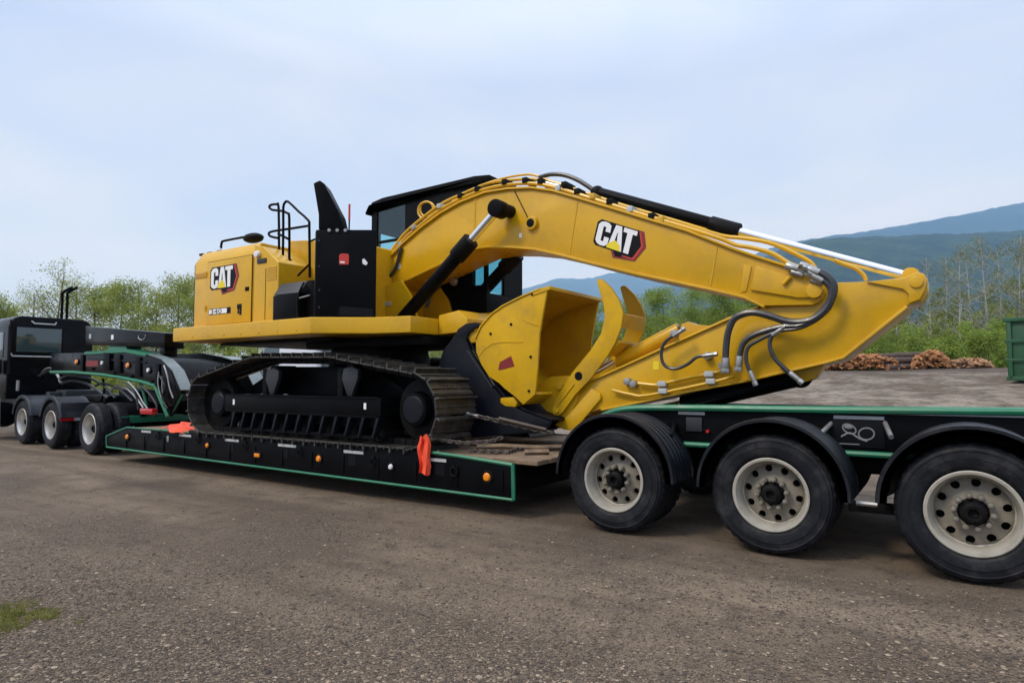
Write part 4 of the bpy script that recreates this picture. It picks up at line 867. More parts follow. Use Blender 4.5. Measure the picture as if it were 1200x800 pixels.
# ---- stick
SY0, SY1 = 7.04, 7.56
st_px = [(1087.5,328),(1083,320.5),(1075,318.5),(1060,325),(1015,330),(980,331),(955,333),(920,345),(890,361),(852,376),(798,400),(730,431),(705,442),(682,452),(668,468),(668,482),(690,484),(705,478.5),(733,473),(763,467),(810,456.5),(870,445.5),(970,422.5),(987.5,417.5),(1062,358),(1080,352.5),(1087,340)]
stick = MB().prism(PL(st_px, SY0), SY0, SY1).build('stick', YEL, ex, .010, 25)
mb = MB(); strip(mb, PL(st_px[8:14], SY0), -.026, SY0-.03, SY1+.03); mb.build('stick_flange', YEL, stick, .004, 60)
mb = MB(); strip(mb, PL([(705,478.5),(733,473),(763,467),(810,456.5),(870,445.5),(970,422.5),(987.5,417.5),(1062,358)], SY0), -.026, SY0-.03, SY1+.03); mb.build('stick_flange', YEL, stick, .004, 60)
MB().prism(PL([(1015,330.5),(1060,326),(1074,319.5),(1083,322),(1086,329),(1084,340),(1078,351),(1065,356),(1065,345),(1058,339)], SY0), SY0-.03, SY0-.001).build('rod_end_boss', YEL, stick, .01)
q = P3(1074,331,SY0); MB().cyl((q.x,SY0-.05,q.z),(q.x,SY1+.05,q.z),.055,.055,24).build('rod_pin', YEL, stick, .008)
tube(PL3([(978,305),(990,310),(1003,315),(1012,322),(1015,329)], YC-.15), .02, 'oil_pipe', YEL, stick)
MB().prism(PL([(925,433),(968,424),(955,443),(946,447),(938,447)], YC-.1), YC-.12, YC+.12).build('cylinder_bracket', YEL, stick, .01)
hy_ = SY0-.05
tube(PL3([(748,449),(767,451),(778,449),(832,437.5),(845,434),(851,427)], hy_), .02, 'oil_pipe', YEL, stick); tube(PL3([(718,457),(740,462),(760,463),(833,448),(860,441)], hy_), .018, 'oil_pipe', YEL, stick)
for px, py in ((776,449.5),(777,458),(831,438),(833,446.5),(848,428)): q = P3(px,py,hy_); MB().box(q.x-.05,q.x+.05,hy_-.03,hy_+.05,q.z-.03,q.z+.03).build('pipe_clamp', GRYP, stick, .01)
for px, py in ((735,447),(742,450),(790,391),(829,417)): q = P3(px,py,hy_); MB().cyl(q+Vector((0,.05,0)), q+Vector((0,-.03,0)), .05,.04,14).build('hose_coupling', STEEL, stick, .008)
HY_ = BY0-.10
for pts, r_ in (([(952,317),(968,324),(976,337),(970,360),(950,375),(925,377),(900,369.5),(880,366),(862,372),(854,387),(851,405),(850,427)], .036),
               ([(957,325),(971,334),(974,347),(964,364),(940,380.5),(915,383),(887,391),(872,401),(867,415),(866,425)], .030),
               ([(948,313),(966,319),(979,333),(976,352),(962,371),(938,384),(912,388),(890,398),(876,408),(875,425),(882,442)], .020),
               ([(912,388),(905,393),(902,405),(908,420),(920,432),(932,442)], .022),
               ([(795,390),(780,400),(775,413),(778,427),(790,432),(805,427),(817,418),(831,416)], .019)):
    tube(PL3(pts, HY_), r_, 'stick_hose', HOSE, stick, 8, 4)
    for e0, e1 in ((pts[0], pts[1]), (pts[-1], pts[-2])):
        a_ = P3(*e0, HY_); b_ = P3(*e1, HY_); u_ = (b_-a_).normalized(); MB().cyl(a_-u_*.05, a_+u_*.07, r_*1.22, r_*1.22, 12).build('hose_ferrule', STEEL, stick, .004); MB().cyl(a_-u_*.09, a_-u_*.045, r_*1.45, r_*1.45, 6).build('hose_nut', STEEL, stick, .003)
MB().cyl(P3(916,430,HY_+.05), P3(932,443,HY_+.05), .022,.022,8).build('hose_coupling', STEEL, stick)
q = P3(774,428,SY0); MB().box(P3(758,0,SY0).x+.02, q.x-.02, SY0-.003, SY0-.0005, P3(766,433,SY0).z, P3(766,423,SY0).z).build('sticker', YPR, stick)
# bucket cylinder under the stick (black), thumb cylinder above it (yellow)
a, b, c_ = P3(938,441,YC), P3(800,474,YC), P3(690,497,YC)
bc = MB().cyl(a, b, .10,.10,24).build('bucket_cylinder', BLK, ex, .01); MB().cyl(b, c_, .055,.055,16).build('piston_rod', CHR, bc); MB().ball(a,.12,12).build('cylinder_eye', BLK, bc)
MB().cyl(a+Vector((.0,-.16,0)), b+Vector((.2,-.16,0)), .022,.022,8).build('oil_pipe', BLK, bc)
a, b, c_ = P3(797,386,YC), P3(722,424,YC), P3(695,440,YC)
tcyl = MB().cyl(a, b, .085,.085,24).build('thumb_cylinder', YEL, ex, .01); MB().cyl(b, c_, .05,.05,16).build('piston_rod', CHR, tcyl); MB().cyl(a, a+(a-b).normalized()*.08, .04,.04,12).build('port_cap', HOSE, tcyl)
MB().prism(PL([(795,398),(798,380),(806,376.5),(815,380),(832,381.5),(836,384)], YC-.12), YC-.12, YC+.12).build('thumb_cylinder_bracket', YEL, stick, .008)
# ---- bucket
KY0, KY1 = 6.60, 8.00
bk_px = [(641,340),(636,367),(632,391),(630,427),(627,462),(613,474),(604,465),(591,455),(585,449),(573,441),(564,427),(558,412.6),(557.5,398),(564,383),(576,369),(590,359),(611,348.5),(634,339)]
prof = PL(bk_px, KY0)
bucket = MB().prism(prof, KY0, KY0+.035).build('bucket', YELD, ex, .006)
MB().prism(prof, KY1-.035, KY1).build('bucket_side', YELD, bucket, .006)
shell = prof[4:]      # from the lower front lip round the back to the upper lip
mb = MB(); strip(mb, shell, -.035, KY0+.036, KY1-.036); mb.build('bucket_shell', YELD, bucket, .004, 50)
mb = MB(); strip(mb, prof[12:], .02, KY0-.015, KY0+.05); mb.build('bucket_rim', YELD, bucket, .004, 60)
lip = P(642,338.5,KY0); MB().prism([(lip[0]-.22,lip[1]-.07),(lip[0]-.20,lip[1]+.0),(lip[0]+.03,lip[1]+.035),(lip[0]+.04,lip[1]-.01)], KY0-.01, KY1+.01).build('bucket_lip', YELD, bucket, .006)
mb = MB(); strip(mb, PL([(561,418),(568,409),(577,403),(590,401),(613,401)], KY0), .012, KY0-.006, KY0-.0005); mb.build('weld_seam', YELD, bucket)
mb = MB(); strip(mb, PL([(612,374),(622,379),(632,382)], KY0), .012, KY0-.006, KY0-.0005); mb.build('weld_seam', YELD, bucket)
MB().prism(PL([(584,433),(586,424),(599,417),(603,429),(586,433.5)], KY0), KY0-.004, KY0-.0005).build('reflector_decal', DKRED, bucket)
for px, py in ((575,391),(599,380),(622,418),(620,458),(624,345)): q = P3(px,py,KY0); MB().cyl(q, q+Vector((0,-.012,0)), .018,.016,8).build('bolt', BLKD, bucket)
MB().prism(PL([(586,466),(602,465),(606,472),(604,477),(592,476),(586,472)], KY0+.05), KY0+.05, KY0+.25).build('wear_shoe', YELD, bucket, .02)
MB().prism(PL([(547,395),(552,388),(562,386),(566,392),(563,400),(552,402)], KY0+.1), KY0+.1, KY0+.3).build('lift_eye', YELD, bucket, .02)
ear = PL([(622,452),(640,441),(660,440),(672,452),(671,470),(662,487),(650,494),(636,484),(624,470)], 6.90)
for y_ in (7.02, 7.55): MB().prism(ear, y_, y_+.03).build('hinge_plate', YELD, bucket, .01)
q = P3(651,452,6.9); MB().cyl((q.x,6.98,q.z),(q.x,7.62,q.z),.05,.05,18).build('bucket_pin', YELD, bucket, .01)
mb = MB().prism(PL([(628,462),(632,448),(648,443),(660,448),(655,478),(640,480)], 7.06), 7.06, 7.54); mb.build('bucket_hinge_block', YELD, bucket, .02)
# link between bucket cylinder and bucket
for y_ in (7.002, 7.6): MB().prism(PL([(693,455),(703,461),(704,467),(672,505),(660,503),(650,498),(656,492),(664,488)], 7.0), y_, y_+.016).build('bucket_link', YEL, ex, .012)
# ---- thumb
th_px = [(699,329),(702,326.5),(706,327.5),(716,337),(725,351),(730,366),(727.5,384),(720,403),(711,418),(692,443.5),(674,462),(659,483),(654,487),(648,486),(646.5,480),(654,462),(670.6,436),(692,410),(704,391),(708.5,372),(707,355.6),(702,340)]
thp = PL(th_px, 6.955)
thumb = MB().prism(thp, 6.955, 7.0).build('thumb', YELD, ex, .008)
MB().prism(thp, 7.62, 7.665).build('thumb_plate', YELD, thumb, .008)
for quad in ([(724,380),(728,366),(731,368),(727,384)], [(708,414),(722,398),(725,401),(711,417)]): MB().prism(PL(quad, 6.955), 7.003, 7.617).build('thumb_crossplate', YELD, thumb, .006)
MB().slab(P3(651,479,6.955),(P3(671,453,6.955)-P3(651,479,6.955)),(.05,0,.06),(0,-1,0),[(0,-.5),(.08,-.9),(.92,-.9),(1,-.5),(1,.5),(.92,.9),(.08,.9),(0,.5)],.0005,.012).build('lock_slot_plate', YELD, thumb, .004)
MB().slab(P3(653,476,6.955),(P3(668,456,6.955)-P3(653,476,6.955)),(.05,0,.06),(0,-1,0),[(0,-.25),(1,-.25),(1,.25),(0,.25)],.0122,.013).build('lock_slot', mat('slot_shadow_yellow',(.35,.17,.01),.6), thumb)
q = P3(678,440.5,6.955); MB().cyl((q.x,6.9545,q.z),(q.x,6.951,q.z),.052,.052,20).build('pin_hole', BPR, thumb)
q = P3(652,481,6.955); MB().cyl((q.x,6.92,q.z),(q.x,7.7,q.z),.04,.04,16).build('thumb_pin', YELD, thumb, .008)

# ================================================================== THINGS ON THE DECK
# black spare attachment standing between track and bucket
at = empty('black_attachment', (-4.6, 7.2, zd), 'blue-black steel attachment leaning behind the yellow bucket', 'attachment')
AY = 6.66
ap = PL([(513,430),(519,411),(530,396),(537,385),(546,379),(556,377.5),(566,379),(566,383),(556,385),(549,390),(546,398),(551,410),(562,428),(577,452),(590,470),(612,482),(645,494),(640,505),(560,512),(527,512),(518,470)], AY)
MB().prism(ap, AY, AY+.05).build('side_plate', NAVY, at, .01); MB().prism(ap, 7.9, 7.95).build('side_plate', NAVY, at, .01)
mb = MB(); strip(mb, ap[9:17], .03, AY+.051, 7.899); mb.build('shell', NAVY, at, .004, 60)
mb = MB(); strip(mb, PL([(548,411),(562,432),(577,454)], AY), .02, AY-.02, AY-.001); mb.build('edge_bar', GREY, at)
# tie-down chain: each link built, joined in a run
def chain(pts, name, label, link=.07, r=.010, sag=.0):
    pts = [Vector(p) for p in pts]; mb = MB(); root = None
    L_ = [0]
    for a, b in zip(pts[:-1], pts[1:]): L_.append(L_[-1]+(b-a).length)
    n = int(L_[-1]/(link*.72)); objs = []
    lm = MB().tube([(link*.5*math.cos(a)+ (.0), link*.28*math.sin(a), 0) for a in np.linspace(0, 2*math.pi, 11)], r, 5, 0).mesh('chain_link', CHAIN)
    root = empty(name, pts[0], label, 'chain')
    for k in range(n):
        s = L_[-1]*k/n; i = max(j for j in range(len(L_)-1) if L_[j] <= s+1e-9); f = (s-L_[i])/(L_[i+1]-L_[i]); p_ = pts[i].lerp(pts[i+1], f); d_ = (pts[i+1]-pts[i]).normalized()
        M = Matrix.Translation(p_) @ d_.to_track_quat('X','Z').to_matrix().to_4x4() @ Matrix.Rotation(R(45+90*(k%2)),4,'X'); inst(lm, 'chain_link', root, M)
    return root
ch = chain([P3(525,478,6.2), P3(545,484,6.28), P3(575,491,6.4), P3(610,499,6.5), P3(650,508,6.55)], 'tie_down_chain', 'rusty tie-down chain running from the track to the deck under the bucket', .085, .012)
MB().cyl(P3(585,490,6.40), P3(640,503,6.52), .022,.018,8).build('load_binder', CHAIN, ch); MB().cyl(P3(524,477,6.2), P3(560,487.5,6.33), .018,.016,8).build('binder_handle', STEEL, ch)
ch2 = chain([P3(536,466,6.35), P3(528,480,6.3), P3(531,500,6.3), P3(520,515,6.25)], 'tie_down_chain', 'loose chain hanging down the rear end of the near track', .07, .010)
ch3 = chain([(-4.6,6.0,zd+.03),(-4.2,6.15,zd+.025),(-4.3,6.5,zd+.025),(-3.9,6.9,zd+.03),(-4.1,7.2,zd+.03)], 'tie_down_chain', 'dark chain lying on the wooden deck behind the track', .07, .011)
ch4 = chain([P3(505,511,5.9), P3(520,516,5.86), P3(545,519,5.95), P3(575,517,6.1), P3(590,512,6.3)], 'tie_down_chain', 'short chain across the deck end right of the hanging orange flag', .07, .011)
for pts_, lb in (([(-4.75,6.3,zd+.04),(-4.5,6.5,zd+.045),(-4.1,6.6,zd+.04),(-3.85,6.9,zd+.04)],'dark timber block lying on the deck below the bucket'), ([(-4.0,6.2,zd+.03),(-3.8,6.4,zd+.03)],'small scrap of wood on the rear end of the deck')):
    o_ = MB().tube(pts_, .035, 4, 0).build('timber_offcut', WOOD, None, .004); tag(o_, lb, 'timber')
def cloth(pts, name, label, thick=.01, jig=.015):
    mb = MB(); n = len(pts); rows = len(pts[0]); vs = []
    for s_ in (0, -thick):
        for row in pts:
            for q_ in row: vs.append(Vector(q_) + Vector((0, s_, s_*.3)))
    k = n*rows; fs = []
    for i in range(n-1):
        for j in range(rows-1):
            a_ = i*rows+j; fs.append((a_, a_+1, a_+rows+1, a_+rows)); fs.append((k+a_, k+a_+rows, k+a_+rows+1, k+a_+1))
    mb.add(vs, fs); o = mb.build(name, ORG, None, 0, 60); return tag(o, label, 'flag', 'orange warning flags tied to the deck')
rows = []
for i in range(9):
    f = i/8; y_ = 510+f*45; wl = 491-1.5*math.sin(f*6)+ (2 if f < .2 else 0); wr = 500+5*math.sin(min(1,f*3)*1.5)-(1.5 if f > .8 else 0)+math.sin(f*9)
    rows.append([P3(wl+(wr-wl)*g, y_+2*math.sin(g*5+f*4), YN-.05-.03*math.sin(g*9+f*3)) for g in np.linspace(0,1,6)])
cloth(rows, 'orange_flag', 'orange flag hanging down the trailer side behind the near track')
rows = []
for i in range(8):
    f = i/7; x_ = -10.95+f*.75
    rows.append([(x_+.05*math.sin(g*7), YN-.03+g*.38+.05*math.sin(f*7), zd+.03+.10*abs(math.sin(f*5+g*4))*(1-abs(f-.5))+.03*(g>.5)-(.09 if g == 0 else 0)*f) for g in np.linspace(0,1,6)])
cloth(rows, 'orange_flag', 'crumpled orange flag lying on the front end of the deck')
# ================================================================== YARD BEHIND
# green roll-off bin
def bin_():
    gx, gy = PG(1183, 24.0); z = gz(gx, gy); o = empty('dumpster', (gx+1.5, gy+1.0, z), 'dark green steel dumpster at the right edge of the yard', 'dumpster')
    ang = R(-12); M = Matrix.Translation((gx, gy, z)) @ Matrix.Rotation(ang, 4, 'Z')
    def bx(x0,x1,y0,y1,z0,z1,nm,par,m=BIN,bv=.01):
        mb = MB().box(x0,x1,y0,y1,z0,z1); mb.v = [tuple(M @ Vector(p_)) for p_ in mb.v]; return mb.build(nm, m, par, bv)
    f = bx(0,5.2,0,.06,.12,2.3,'front_wall',o); bx(0,5.2,2.24,2.3,.12,2.3,'back_wall',o); bx(0,.06,.061,2.239,.12,2.3,'end_wall',o); bx(5.14,5.2,.061,2.239,.12,2.3,'end_wall',o); bx(.06,5.14,.06,2.24,.12,.2,'floor_plate',o)
    for x in (0.0,.75,1.5,2.25,3,3.75,4.5,5.1): bx(x-.02,x+.10,-.10,-.001,.12,2.22,'rib',o)
    for x in (0.25,1.0,1.75): bx(-.10,-.001,x,x+.1,.12,2.22,'rib',o)
    bx(-.14,5.3,-.14,.08,2.22,2.36,'top_rim',o); bx(-.12,5.3,-.11,-.101,1.45,1.56,'side_rail',o); bx(-.12,5.3,-.11,-.101,.75,.86,'side_rail',o); bx(-.1,5.2,-.10,.0,.05,.2,'skid',o); bx(.35,.8,-.03,-.002,.0,.05,'skid_foot',o)
bin_()
# logs and split wood
LOGB = mat('log_bark', (0.085, 0.058, 0.045), 0.95, var=0.35, vscale=5, bump=0.5, bscale=12); LOGE = mat('cut_wood_end', (0.32, 0.14, 0.075), 0.85, var=0.25, vscale=5)
def split_wood(name, px0, px1, t, h, nwood, label, red):
    vs = []; fs = []; mb = MB(); 
    for k in range(nwood):
        f = random.random(); px = px0+(px1-px0)*f; gx, gy = PG(px, t+random.uniform(-1.2,1.2)); hh = h*(math.sin(math.pi*min(1,max(0,f)))**.5)*random.random()**.8
        z = gz(gx,gy)+hh+.05; L_ = random.uniform(.10,.22); a = random.uniform(0,6.28); b_ = random.uniform(-.6,.6); d_ = Vector((math.cos(a)*math.cos(b_), math.sin(a)*math.cos(b_), math.sin(b_)))
        r = random.uniform(.035,.085); mb.cyl(Vector((gx,gy,z))-d_*L_, Vector((gx,gy,z))+d_*L_, r, r*.8, 5)
    o = mb.build(name, mat(name+'_wood', (.34,.155,.06) if red else (.34,.19,.10), .85, var=.4, vscale=1.6), None, 0, 30); tag(o, label, 'wood pile', None, 'stuff'); return o
split_wood('split_firewood', 968, 1058, 34.6, .7, 1200, 'long heap of orange split firewood behind the stick', True)
split_wood('split_firewood', 1070, 1112, 34, .85, 800, 'tall reddish heap of split firewood at the end of the logs', True)
split_wood('split_firewood', 1112, 1162, 34, .45, 420, 'low pale heap of split firewood beside the dumpster', False)
k_ = 0
ords = ['first','second','third','fourth','fifth','sixth','seventh','eighth','ninth','tenth','eleventh','twelfth','thirteenth','fourteenth']
for row_, cnt in ((0,5),(1,4),(2,3)):
    for i in range(cnt):
        t = 34.5 + i*.46 + row_*.23 - 1.1; tw_ = random.uniform(-.5,.5); g0 = Vector((*PG(1035+random.uniform(-6,6), t), 0)); g1 = Vector((*PG(1086+random.uniform(-9,5), t+.2+tw_), 0)); r = random.uniform(.12,.18)
        z = gz(g0.x, g0.y)+.14+row_*.25; g0.z = z+random.uniform(-.06,.06); g1.z = gz(g1.x,g1.y)+.14+row_*.25+random.uniform(-.06,.06)
        pts_ = [g0.lerp(g1, f_)+Vector((0,0,random.uniform(-.03,.03))) for f_ in (0,.3,.65,1)]
        lg = MB().tube(pts_, [r*random.uniform(.9,1.08) for _ in range(7)], 11, 2).build('log', LOGB, None)
        dv = (g1-g0).normalized(); e_ = MB().cyl(g0-dv*.004, g0-dv*.012, r*.9, r*.88, 12).build('cut_end', LOGE, lg); MB().cyl(g1+dv*.004, g1+dv*.012, r*.8, r*.78, 12).build('cut_end', LOGE, lg)
        tag(lg, 'dark bark log in the %s layer of the log stack, %s from the yard side' % (('bottom','middle','top')[row_], ords[i]), 'log', 'logs stacked at the back of the yard')
# pale vehicle roof glimpsed between the track and the platform
van = empty('parked_van', (-17.0, 15.5, gz(-17,15.5)), 'white van parked behind the trailer, only its roof showing under the excavator platform', 'van')
def vanb():
    c0 = P3(357, 408, 16.0); zb = gz(c0.x,16.0); zt_ = P3(357, 402, 15.2).z
    pr = [(c0.x-2.5,zb+.35),(c0.x-2.5,zb+1.0),(c0.x-1.9,zb+1.15),(c0.x-1.2,zt_-.05),(c0.x-.9,zt_),(c0.x+1.5,zt_),(c0.x+1.75,zt_-.15),(c0.x+1.85,zb+1.2),(c0.x+1.85,zb+.35)]
    MB().prism(pr, 15.1, 17.0).build('van_body', mat('white_van_paint',(.62,.64,.68),.25,coat=.5), van, .08, seg=3)
    MB().prism([(c0.x-1.75,zb+1.2),(c0.x-1.15,zt_-.12),(c0.x-.3,zt_-.12),(c0.x-.3,zb+1.2)], 15.085, 15.098).build('side_window', DKGLASS, van); MB().box(c0.x+1.84,c0.x+1.875,15.3,16.8,zb+1.25,zt_-.2).build('rear_window', DKGLASS, van)
    for x in (-1.7,1.1): MB().cyl((c0.x+x,15.08,zb+.33),(c0.x+x,15.3,zb+.33),.33,.33,20).build('wheel', RUB, van, .03)
vanb()

# ================================================================== VEGETATION
def leaf_cloud(centres, n, size, squash=.8):
    """n small two-triangle leaf sprays spread through a set of (centre, radius) clumps"""
    w = np.array([c[1]**2 for c in centres]); w /= w.sum(); idx = np.random.choice(len(centres), n, p=w)
    C_ = np.array([c[0] for c in centres])[idx]; Rr = np.array([c[1] for c in centres])[idx]
    d = np.random.normal(size=(n,3)); d /= np.linalg.norm(d,axis=1)[:,None]; rad_ = np.random.random(n)**.45; p = C_ + d*(Rr*rad_)[:,None]*np.array([1,1,squash])
    a = np.random.normal(size=(n,3)); a /= np.linalg.norm(a,axis=1)[:,None]; b = np.cross(a, np.random.normal(size=(n,3))); b /= np.linalg.norm(b,axis=1)[:,None]
    s = (size*np.random.uniform(.5,1.3,n))[:,None]; a = a*s; b = b*s*.6
    v = np.stack([p-a, p+b*.9, p+a, p-b*.9], 1).reshape(-1,3); return v
def quads_mesh(name, v, m):
    n = len(v)//4; me = bpy.data.meshes.new(name); me.vertices.add(len(v)); me.vertices.foreach_set('co', v.astype(np.float32).ravel()); me.loops.add(4*n); me.polygons.add(n)
    me.loops.foreach_set('vertex_index', np.arange(4*n, dtype=np.int32)); me.polygons.foreach_set('loop_start', np.arange(0,4*n,4, dtype=np.int32)); me.update(calc_edges=True); me.validate()
    me.materials.append(m); return me
def branches(h, nb_, spread, r0, up=.55, twigs=3):
    mb = MB(); tips = []
    lean = Vector((random.uniform(-.05,.05), random.uniform(-.05,.05), 1)); tr = [Vector((0,0,-.2)), Vector((lean.x*h*.3+random.uniform(-.08,.08),lean.y*h*.3,h*.35)), Vector((lean.x*h*.7,lean.y*h*.7+random.uniform(-.1,.1),h*.7)), Vector((lean.x*h,lean.y*h,h))]
    m_ = 10; mb.tube(tr, [r0*(1-.9*i/m_) for i in range(m_)], 6, 3)
    for k in range(nb_):
        f = random.uniform(.22,.97); z = h*f; base = tr[0].lerp(tr[3], f); base.x = lean.x*z; base.y = lean.y*z; a = random.uniform(0,6.28); L_ = spread*(1.15-f*.75)*random.uniform(.6,1.15)
        e = base+Vector((math.cos(a)*L_, math.sin(a)*L_, L_*up*random.uniform(.6,1.5))); mid = base.lerp(e,.5)+Vector((0,0,-.06*L_)); rb = r0*.32*(1.05-f)+.008
        mb.tube([base, mid, e], [rb, rb*.7, rb*.45, rb*.3], 4, 2); tips.append(e); tips.append(mid)
        for q_ in range(twigs):
            s0 = base.lerp(e, random.uniform(.35,1)); te = s0+Vector((random.uniform(-1,1),random.uniform(-1,1),random.uniform(.2,1.2)))*L_*.38; mb.tube([s0, te], [rb*.35+.004, rb*.15+.003], 3, 0); tips.append(te)
    return mb, tips
def make_tree(h, spread, nb_, n, size, clump, lm, bm, up=.55, twigs=3, r0=None):
    mb, tips = branches(h, nb_, spread, r0 or h*.014, up, twigs); tm = mb.mesh('trunk', bm, 0, 60)
    cs_ = [(tuple(t_), clump*random.uniform(.6,1.3)) for t_ in tips]; return tm, quads_mesh('crown', leaf_cloud(cs_, n, size), lm)
SPR = [make_tree(7.5,2.6,30,11000,.07,.72,LEAF_S,BARK) for _ in range(3)] + [make_tree(7.5,2.0,34,3200,.055,.6,LEAF_S,BARK,.9,6) for _ in range(2)]
GRE = [make_tree(6.5,2.3,28,13000,.075,.8,LEAF_M,BARK) for _ in range(3)]
BIR = [make_tree(9.0,1.5,34,1300,.055,.5,LEAF_D,BIRCH,.8,6,.075) for _ in range(3)]
BSH = [make_tree(2.6,1.5,16,3600,.085,.55,LEAF_M,BARK,.7,2,.04) for _ in range(2)] 
def put_tree(kind, px, t, sc, label, cat='tree', group=None, name='tree', wsc=1.0):
    gx, gy = PG(px, t); z = gz(gx, gy)-.05; tm, cm = kind
    e = empty(name, (gx,gy,z), label, cat, group); M = Matrix.Translation((gx,gy,z)) @ Matrix.Rotation(random.uniform(0,6.28),4,'Z') @ Matrix.Diagonal((sc*wsc,sc*wsc,sc,1))
    inst(tm, 'trunk', e, M); inst(cm, 'crown', e, M); return e
lt = [(-14,46,.98,SPR[0],'leafy spring tree at the left edge of the picture'),(12,52,.92,SPR[1],'spring-green tree above the left end of the truck cab'),(38,50,1.12,SPR[3],'thin sparsely leafed tree above the truck cab window'),
      (62,47,1.28,SPR[4],'tallest thinly leafed tree just left of the exhaust stacks'),(88,50,1.18,SPR[3],'bare-branched tree just right of the exhaust stacks'),(112,48,1.05,SPR[0],'yellow-green tree above the neck extension beam'),
      (136,47,1.08,SPR[1],'bright yellow-green tree rising over the middle of the neck beam'),(160,51,1.10,SPR[3],'sparse tree left of the excavator counterweight'),(182,47,1.0,SPR[2],'yellow-green tree behind the end of the neck beam'),
      (207,46,1.08,SPR[1],'spring-green tree beside the rear corner of the excavator'),(232,50,.92,SPR[2],'tree hidden mostly behind the excavator engine house'),(262,48,.75,GRE[0],'low tree seen below the excavator platform rear'),(300,46,.75,SPR[0],'low spring-green tree seen below the middle of the platform')]
for px, t, s_, k, lb in lt: put_tree(k, px, t, s_*.93, lb, 'tree', 'trees along the yard edge behind the truck')
mt = [(520,40,.62,SPR[1],'light green tree glimpsed under the boom foot'),(655,44,.72,GRE[1],'green tree glimpsed between bucket and thumb'),(698,44,.78,GRE[2],'green tree seen beyond the thumb plates'),(745,45,.86,GRE[0],'green tree just right of the thumb'),(778,43,.92,GRE[1],'bushy green tree under the middle of the boom'),
      (812,45,.98,GRE[2],'green tree under the boom right of the logo'),(846,43,1.0,GRE[0],'tallest green tree under the boom'),(880,45,.95,GRE[1],'green tree behind the boom tip'),(915,46,.9,GRE[2],'green tree behind the folded stick')]
for px, t, s_, k, lb in mt: put_tree(k, px, t, s_*.84, lb, 'tree', 'green trees behind the excavator')
bt = [(1022,42,.78,0,'thin birch close behind the stick tip'),(1050,45,.9,1,'slender birch above the dark logs'),(1070,47,1.0,2,'pale birch rising over the log stack'),(1092,44,1.02,0,'white-stemmed birch above the reddish firewood heap'),(1108,49,1.12,1,'tall bare birch right of the log stack'),
      (1126,43,1.05,2,'leaning birch midway between logs and dumpster'),(1144,46,1.16,0,'tall birch left of the yellow-green bush'),(1160,44,1.2,1,'tallest birch above the yellow-green bush'),(1176,48,1.2,2,'birch just left of the dumpster'),(1194,45,1.22,0,'birch behind the dumpster at the right edge'),(1212,44,1.2,1,'birch at the extreme right edge')]
for px, t, s_, k, lb in bt: put_tree(BIR[k], px, t, s_*.86, lb, 'tree', 'birches behind the log stack', 'birch_tree')
put_tree(BSH[0], 1158, 36.5, .72, 'bright yellow-green bush left of the dumpster', 'bush', None, 'bush', 1.2)
put_tree((BSH[1][0], quads_mesh('crown', leaf_cloud([((0,0,1.4),.7),((.6,.2,1.0),.6)], 900, .09), BLOSS)), 700, 36, .9, 'pale blossoming bush between bucket and thumb', 'bush', None, 'bush', .9)
def thicket(name, px0, px1, t0, t1, nclump, hfun, n, lm, size, label):
    cs_ = []
    for _ in range(nclump):
        px = random.uniform(px0, px1); t = random.uniform(t0, t1); gx, gy = PG(px, t); z = gz(gx, gy); h = hfun(px)*random.uniform(.5,1.1)
        for q_ in np.linspace(.15, 1, 4): cs_.append(((gx+random.uniform(-.5,.5), gy+random.uniform(-.5,.5), z+h*q_), random.uniform(.4,.8)*(1.25-q_*.55)))
    o = bpy.data.objects.new(name, quads_mesh(name, leaf_cloud(cs_, n, size, 1.1), lm)); place(o); tag(o, label, None, None, 'stuff')
thicket('undergrowth', 940, 1300, 39, 46, 110, lambda p: np.interp(p,[940,1000,1060,1120,1200,1300],[2.6,3.0,2.8,2.6,3.0,3.2]), 70000, LEAF_M, .10, 'mixed green undergrowth behind the log stack')
thicket('undergrowth', 980, 1300, 45, 60, 130, lambda p: np.interp(p,[940,1000,1100,1200,1300],[3.4,4.2,5.6,6.8,7.2]), 60000, LEAF_D, .11, 'olive scrub on the bank below the birches')
thicket('undergrowth', -60, 980, 41, 50, 260, lambda p: np.interp(p,[-60,200,400,600,700,800,900,980],[2.6,2.4,2.4,2.4,2.6,3.4,3.6,3.0]), 60000, LEAF_S, .11, 'spring-green hedge growth along the back of the yard')
thicket('undergrowth', 960, 1300, 43, 50, 120, lambda p: np.interp(p,[960,1100,1300],[3.4,4.2,4.8]), 46000, LEAF_S, .09, 'yellow-green brush between the birch stems')
thicket('undergrowth', 600, 1000, 46, 56, 90, lambda p: np.interp(p,[600,700,850,1000],[2.6,3.4,4.4,3.6]), 26000, LEAF_M, .11, 'green scrub below the boom')
# grass patch and weeds in the foreground
def grass_patch(cx, cy, rx, ry, n, name, label, hh=.05):
    v = []
    for _ in range(n):
        a = random.uniform(0,6.28); r = random.random()**.6; x = cx+math.cos(a)*r*rx; y = cy+math.sin(a)*r*ry
        if noise.noise((x*5,y*5,1))+.5*noise.noise((x*17,y*17,1)) < r*1.1-.62: continue
        z = gz(x,y)-.015; h = hh*random.uniform(.4,1.2)*(1.15-r*.7); w = random.uniform(.002,.004); t_ = random.uniform(0,6.28); l = random.uniform(0,.7)*h; dx, dy = math.cos(t_)*w, math.sin(t_)*w; ex_, ey_ = math.cos(t_+1.57)*l, math.sin(t_+1.57)*l
        v += [(x-dx,y-dy,z),(x+dx,y+dy,z),(x+dx*.3+ex_,y+dy*.3+ey_,z+h),(x-dx*.3+ex_,y-dy*.3+ey_,z+h)]
    o = bpy.data.objects.new(name, quads_mesh(name, np.array(v), GRASSM)); place(o); tag(o, label, None, None, 'stuff')
